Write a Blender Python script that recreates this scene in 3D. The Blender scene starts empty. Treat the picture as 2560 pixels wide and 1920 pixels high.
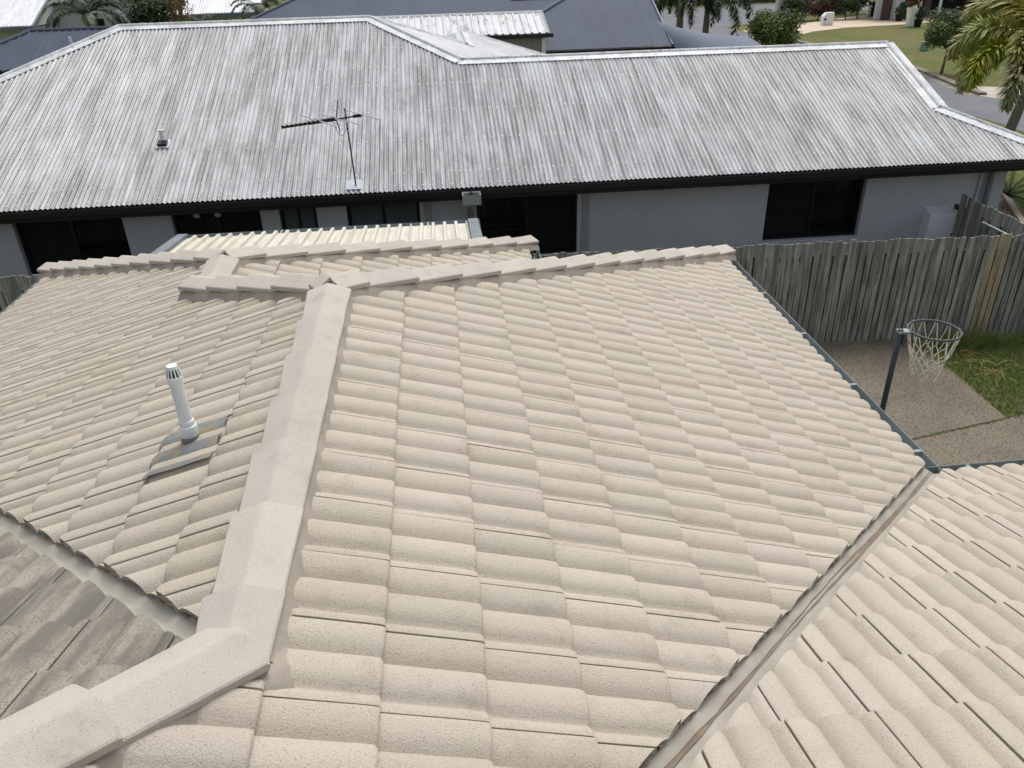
import bpy, bmesh, math, random
from mathutils import Vector, Matrix
random.seed(7)
D = bpy.data
SC = bpy.context.scene
COL = SC.collection
PI = math.pi

# ------------------------------------------------------------------ camera
RIGHT = Vector((0.9951381757721166, -0.09494678625427316, -0.026174776043491783)); DOWN = Vector((-0.06886077737479225, -0.48074564586428997, -0.8741520561789022)); FWD = Vector((0.07041451881736385, 0.8717044979592841, -0.48494645454648605))
CAM = Vector((0.679205307055162, -1.5218765666339067, 1.6911329275586173))
cam = D.cameras.new('camera'); camo = D.objects.new('camera', cam); COL.objects.link(camo)
cam.sensor_fit = 'HORIZONTAL'; cam.sensor_width = 36.0; cam.lens = 27.9085
cam.clip_start = 0.05; cam.clip_end = 2000
M = Matrix((( RIGHT.x, -DOWN.x, -FWD.x, CAM.x), (RIGHT.y, -DOWN.y, -FWD.y, CAM.y),
            (RIGHT.z, -DOWN.z, -FWD.z, CAM.z), (0, 0, 0, 1)))
camo.matrix_world = M
SC.camera = camo

# ------------------------------------------------------------------ sky, sun, exposure
SUN_EL, SUN_AZ = math.radians(64), math.radians(24)      # azimuth from +y towards +x
w = D.worlds.new('World'); SC.world = w; w.use_nodes = True
nt = w.node_tree; nt.nodes.clear()
sky = nt.nodes.new('ShaderNodeTexSky'); sky.sky_type = 'NISHITA'; sky.sun_disc = False
sky.sun_elevation = SUN_EL; sky.sun_rotation = SUN_AZ
sky.air_density = 1.0; sky.dust_density = 6.0; sky.ozone_density = 1.0; sky.altitude = 0
hs = nt.nodes.new('ShaderNodeHueSaturation'); hs.inputs['Saturation'].default_value = 0.45
bg = nt.nodes.new('ShaderNodeBackground'); bg.inputs['Strength'].default_value = 0.15
wo = nt.nodes.new('ShaderNodeOutputWorld')
nt.links.new(sky.outputs[0], hs.inputs['Color']); nt.links.new(hs.outputs[0], bg.inputs[0]); nt.links.new(bg.outputs[0], wo.inputs[0])
sl = D.lights.new('sun', 'SUN'); sl.energy = 0.6; sl.angle = math.radians(35); sl.color = (1.0, 0.985, 0.955)
so = D.objects.new('sun', sl); COL.objects.link(so)
sd = Vector((math.cos(SUN_EL)*math.sin(SUN_AZ), math.cos(SUN_EL)*math.cos(SUN_AZ), math.sin(SUN_EL)))
so.rotation_euler = sd.to_track_quat('Z', 'Y').to_euler(); so.location = (0, 20, 30)
vs = SC.view_settings; vs.view_transform = 'Standard'; vs.look = 'None'; vs.exposure = 0.35; vs.gamma = 1.0; vs.use_curve_mapping = False
SC.render.engine = 'CYCLES'

# ------------------------------------------------------------------ helpers
def lin(c):
    return tuple(((x/255)/12.92 if x/255 <= .04045 else ((x/255+.055)/1.055)**2.4) for x in c)

class MB:
    def __init__(s): s.v = []; s.f = []
    def add(s, vs, fs):
        n = len(s.v); s.v += [tuple(v) for v in vs]; s.f += [tuple(i+n for i in f) for f in fs]
    def box(s, a, b):
        x0,y0,z0 = a; x1,y1,z1 = b
        s.add([(x0,y0,z0),(x1,y0,z0),(x1,y1,z0),(x0,y1,z0),(x0,y0,z1),(x1,y0,z1),(x1,y1,z1),(x0,y1,z1)],
              [(3,2,1,0),(4,5,6,7),(0,1,5,4),(1,2,6,5),(2,3,7,6),(3,0,4,7)])
    def obox(s, o, ax, ay, az, a, b):
        n = len(s.v); s.box(a, b)
        o = Vector(o)
        for i in range(n, len(s.v)):
            p = s.v[i]; s.v[i] = tuple(o + ax*p[0] + ay*p[1] + az*p[2])
    def tube(s, pts, r, n=8, caps=True):
        pts = [Vector(p) for p in pts]; m = len(pts)
        rr = r if isinstance(r, (list, tuple)) else [r]*m
        base = len(s.v); up = None
        for i, p in enumerate(pts):
            d = (pts[min(i+1,m-1)] - pts[max(i-1,0)]).normalized()
            if up is None:
                up = Vector((0,0,1)) if abs(d.z) < .9 else Vector((1,0,0))
            a = d.cross(up).normalized(); b = a.cross(d).normalized(); up = b
            for k in range(n):
                t = 2*PI*k/n; s.v.append(tuple(p + (a*math.cos(t)+b*math.sin(t))*rr[i]))
        for i in range(m-1):
            for k in range(n):
                k2 = (k+1) % n
                s.f.append((base+i*n+k, base+i*n+k2, base+(i+1)*n+k2, base+(i+1)*n+k))
        if caps:
            s.f.append(tuple(base+k for k in reversed(range(n)))); s.f.append(tuple(base+(m-1)*n+k for k in range(n)))
    def lathe(s, prof, o, n=20, axis=None):
        o = Vector(o); base = len(s.v)
        for r, z in prof:
            for k in range(n):
                t = 2*PI*k/n; s.v.append((o.x+r*math.cos(t), o.y+r*math.sin(t), o.z+z))
        for i in range(len(prof)-1):
            for k in range(n):
                k2 = (k+1) % n; s.f.append((base+i*n+k, base+i*n+k2, base+(i+1)*n+k2, base+(i+1)*n+k))
    def sweep(s, prof, a, b, ex, ez, closed=False, caps=False):
        """profile (x,z) swept straight from a to b; ex, ez are its axes"""
        a = Vector(a); b = Vector(b); n = len(prof); base = len(s.v)
        for o in (a, b):
            for x, z in prof: s.v.append(tuple(o + ex*x + ez*z))
        for i in range(n if closed else n-1):
            j = (i+1) % n; s.f.append((base+i, base+j, base+n+j, base+n+i))
        if caps:
            s.f.append(tuple(base+i for i in range(n))); s.f.append(tuple(base+n+i for i in reversed(range(n))))
    def mesh(s, name, mat=None, smooth=False, angle=None):
        m = D.meshes.new(name); m.from_pydata(s.v, [], s.f); m.update()
        if mat: m.materials.append(mat)
        if smooth:
            m.polygons.foreach_set('use_smooth', [True]*len(m.polygons))
            if angle is not None:
                m.set_sharp_from_angle(angle=math.radians(angle))
        return m
    def build(s, name, mat, parent=None, smooth=False, angle=None, kind=None, loc=None):
        return put(name, s.mesh(name, mat, smooth, angle), parent, kind, loc)

def put(name, mesh, parent=None, kind=None, loc=None, mw=None):
    o = D.objects.new(name, mesh); COL.objects.link(o)
    if parent: o.parent = parent
    if kind: o['kind'] = kind
    if loc is not None: o.location = loc
    if mw is not None: o.matrix_local = mw
    return o

def tag(o, label, cat, group=None):
    o['label'] = label; o['category'] = cat
    if group: o['group'] = group
    return o

def thing(name, label, cat, loc=(0,0,0), rz=0, group=None):
    o = D.objects.new(name, None); COL.objects.link(o); o.location = loc; o.rotation_euler = (0,0,rz)
    o.empty_display_size = .2
    return tag(o, label, cat, group)

def copy_tree(o, parent=None):
    c = o.copy(); COL.objects.link(c); c.parent = parent
    for ch in list(o.children): copy_tree(ch, c)
    return c

# ------------------------------------------------------------------ materials
def mat(name, c, rough=.8, c2=None, s=3.0, det=6, c3=None, s3=60, f3=.25, spec=.35, metal=0.0, bump=0.0, bs=80, rnd=0.0,
        stretch=None, lo=.35, hi=.65, island=False, bdist=.01, c4=None, s4=4, f4=.5):
    """base colour c mottled with c2 (noise scale s), flecked with c3 (scale s3, fraction f3), per-object variation rnd, fine relief bump"""
    m = D.materials.new(name); m.use_nodes = True; t = m.node_tree; N = t.nodes; L = t.links
    b = N['Principled BSDF']; b.inputs['Roughness'].default_value = rough; b.inputs['Metallic'].default_value = metal
    b.inputs['Specular IOR Level'].default_value = spec
    g = N.new('ShaderNodeNewGeometry'); pos = g.outputs['Position']
    if stretch:
        mp = N.new('ShaderNodeVectorMath'); mp.operation = 'MULTIPLY'; mp.inputs[1].default_value = stretch
        L.new(pos, mp.inputs[0]); spos = mp.outputs[0]
    else: spos = pos
    def noise(vec, sc, d=det, r=.6):
        n = N.new('ShaderNodeTexNoise'); n.inputs['Scale'].default_value = sc; n.inputs['Detail'].default_value = d
        n.inputs['Roughness'].default_value = r; L.new(vec, n.inputs['Vector']); return n.outputs['Fac']
    def mapr(v, a, bb, x=0., y=1.):
        r = N.new('ShaderNodeMapRange'); r.interpolation_type = 'SMOOTHSTEP'
        for i, q in zip((1,2,3,4), (a,bb,x,y)): r.inputs[i].default_value = q
        L.new(v, r.inputs[0]); return r.outputs[0]
    def mix(f, a, bb, mode='MIX'):
        n = N.new('ShaderNodeMix'); n.data_type = 'RGBA'; n.blend_type = mode
        if isinstance(f, float): n.inputs['Factor'].default_value = f
        else: L.new(f, n.inputs['Factor'])
        for i, q in ((6, a), (7, bb)):
            if isinstance(q, tuple): n.inputs[i].default_value = (*q[:3], 1)
            else: L.new(q, n.inputs[i])
        return n.outputs[2]
    col = tuple(c)
    if c2: col = mix(mapr(noise(spos, s), lo, hi), tuple(c), tuple(c2))
    if c3: col = mix(mapr(noise(pos, s3, 3, .7), 1-f3-.06, 1-f3+.06), col, tuple(c3))
    if c4:
        pz = mapr(noise(pos, s4, 9, .7), .53, .70, 0, f4)
        col = mix(pz, col, tuple(c4))
    if rnd:
        oi = N.new('ShaderNodeObjectInfo'); r = oi.outputs['Random']
        if island:
            a = N.new('ShaderNodeMath'); a.operation = 'ADD'; L.new(r, a.inputs[0]); L.new(g.outputs['Random Per Island'], a.inputs[1])
            fr = N.new('ShaderNodeMath'); fr.operation = 'FRACT'; L.new(a.outputs[0], fr.inputs[0]); r = fr.outputs[0]
        h = N.new('ShaderNodeHueSaturation')
        L.new(mapr(r, 0, 1, 1-rnd, 1+rnd), h.inputs['Value'])
        wn = N.new('ShaderNodeTexWhiteNoise'); wn.noise_dimensions = '1D'; L.new(r, wn.inputs['W'])
        L.new(mapr(wn.outputs['Value'], 0, 1, 1-rnd*1.2, 1+rnd*1.2), h.inputs['Saturation'])
        if isinstance(col, tuple): h.inputs['Color'].default_value = (*col[:3], 1)
        else: L.new(col, h.inputs['Color'])
        col = h.outputs[0]
    if isinstance(col, tuple): b.inputs['Base Color'].default_value = (*col[:3], 1)
    else: L.new(col, b.inputs['Base Color'])
    if bump:
        bn = N.new('ShaderNodeBump'); bn.inputs['Strength'].default_value = bump; bn.inputs['Distance'].default_value = bdist
        L.new(noise(pos, bs, 4, .65), bn.inputs['Height']); L.new(bn.outputs[0], b.inputs['Normal'])
    m['h'] = 1
    return m

TILE = mat('tile_concrete', lin((187,179,163)), .88, lin((189,180,167)), s=2.2, c3=lin((128,118,100)), s3=230, f3=.38, bump=.7, bs=170, c4=lin((140,129,110)), s4=5, f4=.3, rnd=.048, island=True, spec=.25)
TILE_OLD = mat('tile_lichen', lin((158,153,141)), .95, lin((114,111,104)), s=1.5, stretch=(7,.9,.9), det=12, c3=lin((112,105,93)), s3=150, f3=.42, c4=lin((104,100,95)), s4=2.6, f4=.7, bump=.6, bs=200, rnd=.05, island=True, spec=.2, lo=.40, hi=.64)
CAP = mat('ridge_concrete', lin((188,182,171)), .88, lin((182,176,166)), s=3, c3=lin((150,140,130)), s3=240, f3=.38, bump=.45, bs=190, c4=lin((146,140,128)), s4=6, f4=.35, rnd=.06, spec=.25)
MORTAR = mat('pointing', lin((160,152,140)), .8, lin((144,136,125)), s=6, bump=.35, bs=60, spec=.25)
DECK = mat('underlay', lin((70,64,58)), .9)
FLASH = mat('painted_flashing', lin((160,155,144)), .55, lin((144,139,128)), s=5, bump=.05, bs=30, spec=.4)
FLASH_G = mat('zinc_flashing', lin((160,158,147)), .8, lin((140,139,129)), s=4, c3=lin((112,114,108)), s3=9, f3=.27, spec=.2)
STAIN = mat('valley_stain', lin((130,116,98)), .6, lin((112,98,84)), s=9)
CRUMB = mat('mortar_crumbs', lin((170,161,147)), .95, lin((112,104,94)), s=40)
GUTTER = mat('gutter_steel', lin((142,151,151)), .6, lin((126,136,137)), s=3, spec=.3)
RENDER_W = mat('cream_render', lin((205,192,170)), .9)

# ------------------------------------------------------------------ the tiled house
T = 0.36326; GA = 0.32346; C0 = 0.35825
YA, YB, YC, WD, S1, YD = 0.1230, 2.8605, -1.2835, 3.7143, 1.0435, 4.5895
G = -3.94
CS = 1/math.sqrt(1+T*T); SN = T*CS
house = thing('tiled_house', 'house under cream concrete roof tiles in the foreground, with hips, ridges and valleys', 'house', (0, 2, G))
HL = Vector((0, 2, G))
def hput(name, mesh, kind=None, parent=None, mw=None):
    o = D.objects.new(name, mesh); COL.objects.link(o); o.parent = parent or house
    mm = mw if mw is not None else Matrix.Identity(4)
    o.matrix_local = mm if parent else Matrix.Translation(-HL) @ mm
    if kind: o['kind'] = kind
    return o

def tile_profile():
    """(u, z) across a tile seen from the eave: left edge with a slot under the neighbour, two rolls, right lip"""
    h = .032
    def rollA(u): return h*max(0, 1-abs((u-.1295)/.0695)**2.9)
    def rollB(u): return h*max(0, 1-abs((u-.2795)/.0805)**2.9)
    pts = [(-.010, -.030), (.0048, -.030), (.0062, .0264)]
    for u in (.02, .035, .048, .057): pts.append((u, rollB(u+.3) + .0005))
    for u in (.064, .074, .088, .107, .1295, .152, .171, .185, .194): pts.append((u, rollA(u)))
    pts.append((.199, .0012))
    for u in (.206, .217, .233, .254, .276, .292): pts.append((u, rollB(u)))
    pts += [(.2985, .0288), (.2992, .010)]
    return pts
TP = tile_profile()
TH = .026
def tile_mesh(L=.415, exp=GA, lod=0):
    mb = MB(); n = len(TP)
    secs = [(L, 0, 0), (.05, 0, 0), (.012, -.0012, 0), (.004, -.004, 0), (0, -.0095, 0), (.001, -.032, 0)] if lod == 0 else [(L,0,0),(.006,-.002,0),(0,-.009,0),(.001,-.032,0)]
    for y, dz, _ in secs:
        for u, z in TP:
            mb.v.append((u, y, z + dz + TH*(1-y/exp)))
    for i in range(len(secs)-1):
        for k in range(n-1):
            a = i*n+k; mb.f.append((a, a+n, a+n+1, a+1))
    return mb
tile_near = tile_mesh().mesh('tile', TILE, True, 38)
tile_near_old = tile_mesh().mesh('tile', TILE_OLD, True, 38)

class Plane:
    def __init__(s, o, down, name):          # o: point on the upper line (plan line of zero slope distance), down: unit plan direction
        s.o = Vector(o); d = Vector(down); s.d2 = d
        s.n = (d*SN + Vector((0,0,1))*CS)
        s.down = d*CS - Vector((0,0,1))*SN
        s.up = -s.down; s.u = s.up.cross(s.n).normalized()
        s.name = name
    def matrix(s, u, dist, du=0, tilt=0.0):
        p = s.o + s.u*u + s.down*dist - s.n*.052
        m = Matrix(((s.u.x, s.up.x, s.n.x, p.x), (s.u.y, s.up.y, s.n.y, p.y), (s.u.z, s.up.z, s.n.z, p.z), (0,0,0,1)))
        return m @ Matrix.Rotation(tilt, 4, 'Z')

TILES = []      # (score, mesh or None, matrix, verts...)
def project(p):
    q = p - CAM; zc = q.dot(FWD)
    if zc < .1: return None
    return (640 + 992.3*q.dot(RIGHT)/zc, 480 + 992.3*q.dot(DOWN)/zc, zc)     # in 1280 x 960 pixels

def lay(pl, base_mesh, dists, us, clips, region):
    """lay courses; clips(x, y) returns half-planes (a, b, c) keeping a x + b y >= c for a tile centred at (x, y)"""
    for ci, dist in enumerate(dists):
        for u in us:
            jit = random.uniform(-.004, .004)
            m = pl.matrix(u + random.uniform(-.0015,.0015), dist + jit, tilt=random.uniform(-.006,.006))
            cen = m @ Vector((.15, .16, .02))
            if not region(cen.x, cen.y): continue
            cs = clips(cen.x, cen.y)
            corners = [m @ Vector((a, b, 0)) for a in (-.01, .30) for b in (0, .415)]
            inside = True; out = False
            for a, b, c in cs:
                val = [a*q.x + b*q.y - c for q in corners]
                if max(val) < 0.012: out = True
                if min(val) < 0: inside = False
            if out: continue
            me = base_mesh
            if not inside:
                bm = bmesh.new(); bm.from_mesh(base_mesh); mi = m.inverted()
                for a, b, c in cs:
                    nv = Vector((a, b, 0)); co = nv*(c/(a*a+b*b))
                    no = (m.to_3x3().transposed() @ nv).normalized()
                    cut = bmesh.ops.bisect_plane(bm, geom=bm.verts[:]+bm.edges[:]+bm.faces[:], plane_co=mi @ co, plane_no=no, clear_inner=True)['geom_cut']
                    ed = [e for e in cut if isinstance(e, bmesh.types.BMEdge)]
                    if ed:
                        ex_ = bmesh.ops.extrude_edge_only(bm, edges=ed)['geom']
                        for v_ in ex_:
                            if isinstance(v_, bmesh.types.BMVert): v_.co.z = -.012; v_.co -= no*-.006
                if len(bm.faces) < 3: bm.free(); continue
                me = D.meshes.new('cut_tile'); bm.to_mesh(me); bm.free()
                if not me.materials: me.materials.append(base_mesh.materials[0])
                me.polygons.foreach_set('use_smooth', [True]*len(me.polygons)); me.set_sharp_from_angle(angle=math.radians(38))
            pr = project(cen); sc = 0
            if pr and -60 < pr[0] < 1340 and -20 < pr[1] < 1040:
                view = (CAM-cen).normalized(); sc = max(.05, view.dot(pl.n))/pr[2]**2*(1 if inside else .7)
            TILES.append((sc, me, m))

o_ = .03
P2 = Plane((0,0,0), (1,0,0), 'P2'); P1 = Plane((0,0,0), (-1,0,0), 'P1')
P3 = Plane((0,YA,0), (0,1,0), 'P3'); P4 = Plane((0,YC,0), (0,1,0), 'P4')
P5 = Plane((-S1,0,-S1*T), (1,0,0), 'P5'); P6 = Plane((0,YB,0), (0,1,0), 'P6'); P7 = Plane((0,YD,-S1*T), (0,1,0), 'P7')
EAVE = WD/CS - .012
VO = .056   # tiles stop this far (in plan, scaled by sqrt 2) from a valley's centre line
def us_for(pl, phase, lo, hi):
    n0 = math.ceil((lo-phase)/.3); return [phase+.3*k for k in range(n0, int((hi-phase)/.3)+1)]
# P2: u = +y ; lip (right edge) at y = 0.3 j
def c2(x, y):
    r = [(-1, 1, YC+VO*1.414)]
    r.append((1, -1, -YA+.04) if y < YA-.05 else (1, 0, o_))
    if y > YB-.8: r.append((1, -1, -YB+.04))
    return r
lay(P2, tile_near, [(c+C0)*GA for c in range(-7, 12)] + [EAVE], us_for(P2, 0, -2.4, 7), c2,
    lambda x, y: y > YC-.9 and y - x > YC-.5)
# P1: u = -y
def c1(x, y):
    r = [(1, 1, YA+.040*1.414), (-1, 0, o_), (-1, -1, S1-YD+.04)]
    if y > YB-.1 and y < YB+S1+.05: r.append((-1, -1, -YB+.04))
    if y >= YB+S1+.05: r.append((-1, 0, S1+o_))
    return r
lay(P1, tile_near, [(n+.765+C0)*GA for n in range(-1, 11)] + [EAVE], us_for(P1, -.183-.3, -8, 0), c1, lambda x, y: x > -4.2)
# P3: u = -x
lay(P3, tile_near_old, [(n+.55+C0)*GA for n in range(-6, 11)] + [EAVE], us_for(P3, .19-.3, -.3, 4.2),
    lambda x, y: [(-1, -1, -YA+.045*1.414), (-1, 1, YA+.04)], lambda x, y: y > -2.2)
# P4: u = -x
lay(P4, tile_near, [(n+.17+C0)*GA for n in range(-1, 12)] + [EAVE], us_for(P4, .15-.3, -8.5, 1), lambda x, y: [(1, -1, -YC+VO*1.2)], lambda x, y: y > -1.7)
e5_ = 2.6716
# P5
lay(P5, tile_near, [1.035+(n-3)*.3185 for n in range(0, 9)] + [2.672/CS-.012], us_for(P5, -.05, 3, 7.6),
    lambda x, y: [(-1, 1, YB+2*S1+.11), (1, -1, S1*-1-YD*1+.0+.04) if False else (1, -1, -S1-YD+.04), (1, 0, -S1+o_)], lambda x, y: x < 1.75)
lay(P6, tile_near, [(n+.4+C0)*GA for n in range(-1, 12)] + [EAVE], us_for(P6, .1, -4, 1.6),
    lambda x, y: [(-1, 1, YB+.04), (1, -1, -YB-2*S1+.09)] + ([(1, 1, YB+.04)] if y < YB+S1+.05 else []), lambda x, y: True)
lay(P7, tile_near, [1.0+(n-3)*.32 for n in range(0, 9)] + [e5_/CS-.012], us_for(P7, .05, -2.2, 4.2), lambda x, y: [(-1, 1, YD+S1+.04), (1, 1, YD-S1+.04)], lambda x, y: True)
TILES.sort(key=lambda q: -q[0])
PLACE = Matrix.Translation(-HL)
rest = bmesh.new(); rest_old = bmesh.new()
for i, (sc, me, m) in enumerate(TILES):
    if i < 300 and sc > 0:
        me.name = 'tile'
        hput('tile', me, mw=m)
    else:
        b = rest_old if me.materials[0] is TILE_OLD else rest
        tmp = me.copy(); tmp.transform(m); b.from_mesh(tmp); D.meshes.remove(tmp)
for b, mt_, in ((rest, TILE), (rest_old, TILE_OLD)):
    me = D.meshes.new('tile_field'); b.to_mesh(me); b.free()
    me.materials.clear(); me.materials.append(mt_)
    if len(me.polygons):
        me.polygons.foreach_set('use_smooth', [True]*len(me.polygons)); me.set_sharp_from_angle(angle=math.radians(38))
        hput('distant_tiles' if mt_ is TILE else 'lichen_tiles', me, kind='stuff')

# deck under the tiles (each slope a closed sheet below the tile backs)
dk = MB()
def zc(x, y, k): return k - .105
def deckpoly(pts): dk.add([(x, y, z-.115) for x, y, z in pts], [tuple(range(len(pts)))])
w = WD-.02
deckpoly([(0,YA,0),(-3,YA-3,3*T),(-1,-4,3*T),(3,-4,-3*T+.0),(w-0,YC+w,-w*T)][:0] or [(0,YA,0),(0,YB,0),(w,YB+w,-w*T),(w,YC+w,-w*T),(-2.6,YC-2.6,2.6*T),(-2.6,YA-2.6,2.6*T)])
deckpoly([(0,YA,0),(-w,YA+w,-w*T),(-w,YD+w-S1,-w*T),(-S1,YD,-S1*T),(-S1,YB+S1,-S1*T),(0,YB,0)])
deckpoly([(0,YA,0),(-2.6,YA-2.6,2.6*T),(-6,YA-2.6,2.6*T),(-6,YA+w,-w*T),(-w,YA+w,-w*T)])
deckpoly([(w,YC+w,-w*T),(9,YC+w,-w*T),(9,YC-2.6,2.6*T),(-2.6,YC-2.6,2.6*T)])
e5 = 2.6716
deckpoly([(-S1,YB+S1,-S1*T),(-S1,YD,-S1*T),(-S1+e5,YD+e5,-w*T),(-S1+e5,YB+S1+e5,-w*T)])
deckpoly([(0,YB,0),(-S1,YB+S1,-S1*T),(-S1+e5,YB+S1+e5,-w*T),(w,YB+w,-w*T)])
deckpoly([(-S1,YD,-S1*T),(-w,YD+w-S1,-w*T),(-S1+e5,YD+e5,-w*T)])
hput('roof_deck', dk.mesh('roof_deck', DECK))

# tiles on the far hip ends, which face away (joined: nothing of them shows from here)
# ridge and hip caps
def cap_mesh(L=.43):
    mb = MB(); hw = .116; dr = .045; th = .020
    prof = [(-hw, -dr-.003), (-hw*.96, -dr*.93), (-hw*.55, -dr*.51), (-hw*.26, -dr*.235), (-hw*.10, -dr*.065), (0, -.000), (hw*.10, -dr*.065), (hw*.26, -dr*.235), (hw*.55, -dr*.51), (hw*.96, -dr*.93), (hw, -dr-.003)]
    n = len(prof)
    for y, dz, sc in ((0, .025, 1.06), (.010, .031, 1.065), (L*.5, .015, 1.0), (L, 0, .95)):
        for x, z in prof: mb.v.append((x*sc, y, z+dz))
    for i in range(3):
        for k in range(n-1):
            a = i*n+k; mb.f.append((a, a+1, a+n+1, a+n))
    b = len(mb.v)
    for y, dz, sc in ((0, .025, 1.06), (L, 0, .95)):
        for x, z in prof: mb.v.append((x*sc*.985, y, z+dz-th))
    for k in range(n-1):
        mb.f.append((b+k, b+n+k, b+n+k+1, b+k+1))
        mb.f.append((k, b+k, b+k+1, k+1))
        mb.f.append((3*n+k, 3*n+k+1, b+n+k+1, b+n+k))
    mb.f.append((0, n, 2*n, 3*n, b+n, b)); mb.f.append((n-1, b+n-1, b+2*n-1, 4*n-1, 3*n-1, 2*n-1))
    return mb.mesh('ridge_cap', CAP, True, 30)
CAPM = cap_mesh()
def caps(a, b, lift=.03, first=0.0, mort=True, exp=.405, mdepth=.085, end=0.0):
    """caps laid from a up to b: each cap's a-end laps over the one below... a is the low (or near) end"""
    a = Vector(a); b = Vector(b); d = (b-a).normalized(); L = (b-a).length
    ex = d.cross(Vector((0,0,1))).normalized(); ez = ex.cross(d).normalized()
    n = max(1, int(math.ceil((L-first)/exp)))
    for i in range(n):
        y = first + i*exp
        sc = min(1.0, (L-y+.03)/.43) if i == n-1 else 1.0
        p = a + d*y + ez*lift
        m = Matrix(((ex.x,d.x,ez.x,p.x),(ex.y,d.y,ez.y,p.y),(ex.z,d.z,ez.z,p.z),(0,0,0,1)))
        m = m @ Matrix.Rotation(random.uniform(-.006,.006),4,'Z') @ Matrix.Rotation(random.uniform(-.012,.012),4,'Y') @ Matrix.Diagonal((1, sc, 1, 1))
        hput('ridge_cap', CAPM, mw=m)
    if mort:
        mb = MB(); k = max(2, int(L/.05))
        for s in (-1, 1):
            base = len(mb.v)
            for i in range(k+1):
                q = a + d*(L*i/k); j = random.uniform(-.004, .004)
                for xx, zz in ((.080, lift-.056), (.109+j, lift-.053), (.128+j, lift-.075), (.150+j, lift-mdepth-.03)):
                    mb.v.append(tuple(q + ex*(s*xx) + ez*zz))
            for i in range(k):
                for r in range(3):
                    f = (base+i*4+r, base+i*4+r+1, base+(i+1)*4+r+1, base+(i+1)*4+r)
                    mb.f.append(f if s > 0 else f[::-1])
        for q, sg in ((a, 1), (b, -1)):            # closed ends
            base = len(mb.v)
            for xx, zz in ((-.122, lift-mdepth-.03), (-.106, lift-.055), (0, lift-.012), (.106, lift-.055), (.122, lift-mdepth-.03)):
                mb.v.append(tuple(q + d*(.012*sg) + ex*xx + ez*zz))
            mb.f.append(tuple(base+i for i in range(5)))
        hput('mortar_bedding', mb.mesh('mortar_bedding', MORTAR, True, 50))
J1 = (0,YA,0); J2 = (0,YB,0); J3 = (-S1,YB+S1,-S1*T); J4 = (-S1,YD,-S1*T)
caps((0,YB-.09,.0), (0,YA-.02,.0), first=.0, lift=.012)                       # main ridge
caps((.035,YA+.035,-.012), (-2.4,YA-2.4,2.4*T), lift=.014)                     # near hip, climbing towards the camera
def hipcaps(top, sx, n, sy=1):
    t = Vector(top); low = t + Vector((sx*n, n, -n*T+.04)); return low, t + Vector((sx*.012,.012+.0,.016-.012*T))
lo_, hi_ = hipcaps(J2, 1, WD+.03); caps(lo_, hi_, lift=.026)
lo_, hi_ = hipcaps(J2, -1, S1+.10); caps(lo_, hi_, lift=.026)
caps((J4[0], J4[1]-.09, J4[2]), (J3[0], J3[1]-.02, J3[2]), lift=.010)
lo_, hi_ = hipcaps(J4, 1, e5+.03); caps(lo_, hi_, lift=.026)
lo_, hi_ = hipcaps(J4, -1, e5+.03); caps(lo_, hi_, lift=.026)
# mortar mound where ridge, hip and valley meet
mm = MB()
mm.lathe([(.17,-.12),(.14,-.075),(.10,-.052),(.06,-.045),(0.001,-.04)], (.02,YA-.02,.0), 16)
hput('mortar_bedding', mm.mesh('mortar_bedding', MORTAR, True, 60))

# valley flashings
def valley(top, sx, L, fm, stain, crumb_side, vo=VO):
    a = Vector(top); b = a + Vector((sx*L, L, -L*T)); d = (b-a).normalized()
    ex = Vector((0,0,1)).cross(d).normalized(); ez = d.cross(ex).normalized()   # ex: left of the falling line
    sl = T/math.sqrt(2)
    prof = [(-.24,.24*sl*.98), (-.05,.05*sl), (-.022,.022*sl+.001), (0,-.004), (.022,.022*sl+.001), (.05,.05*sl), (.24,.24*sl*.98)]
    mb = MB(); off = ez*-.052
    mb.sweep(prof, a+off, b+off, ex, ez)
    v = hput('valley_flashing', mb.mesh('valley_flashing', fm, True, 60))
    # centre stain, a thin film of silt 2 mm above the sheet
    if stain:
        mb = MB(); k = 60; base = 0
        for i in range(k+1):
            q = a + d*((b-a).length*i/k) + off; h = .008+.003*math.sin(i*.31)+random.uniform(-.003,.004); o2 = .004*math.sin(i*.33)+.012
            mb.v += [tuple(q+ex*(o2-h)+ez*(abs(o2-h)*sl+.002)), tuple(q+ex*o2+ez*(.002)), tuple(q+ex*(o2+h)+ez*(abs(o2+h)*sl+.004))]
        for i in range(k): mb.f += [(3*i,3*i+1,3*i+4,3*i+3),(3*i+1,3*i+2,3*i+5,3*i+4)]
        hput('silt_stain', mb.mesh('silt_stain', STAIN, True))
    # broken mortar along the cut tiles
    for s in crumb_side:
        mb = MB(); k = int((b-a).length/.022)
        for i in range(k+1):
            q = a + d*((b-a).length*i/k) + off; j = random.uniform(-.006,.004)+.006*math.sin(i*.45); hh = .006+random.uniform(-.004,.004)+.003*math.sin(i*.9)
            xx = s*(vo+.002+j*.6)
            mb.v += [tuple(q+ex*xx+ez*(abs(xx)*sl+.001)), tuple(q+ex*(xx+s*.004)+ez*(abs(xx)*sl+hh)), tuple(q+ex*(xx+s*.05)+ez*(abs(xx)*sl+hh*.9))]
        for i in range(k):
            for r in (0,1):
                f = (3*i+r,3*i+r+1,3*i+4+r,3*i+3+r); mb.f.append(f)
        hput('valley_mortar', mb.mesh('valley_mortar', CRUMB))
    return v
valley((-1.5,YC-1.5,1.5*T), 1, WD+1.55, FLASH, True, (1,))
valley((-.1,YA+.1,-.1*T), -1, WD+.1, FLASH_G, False, (-1,), .040)
valley(J3, 1, e5, FLASH, False, ())

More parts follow.
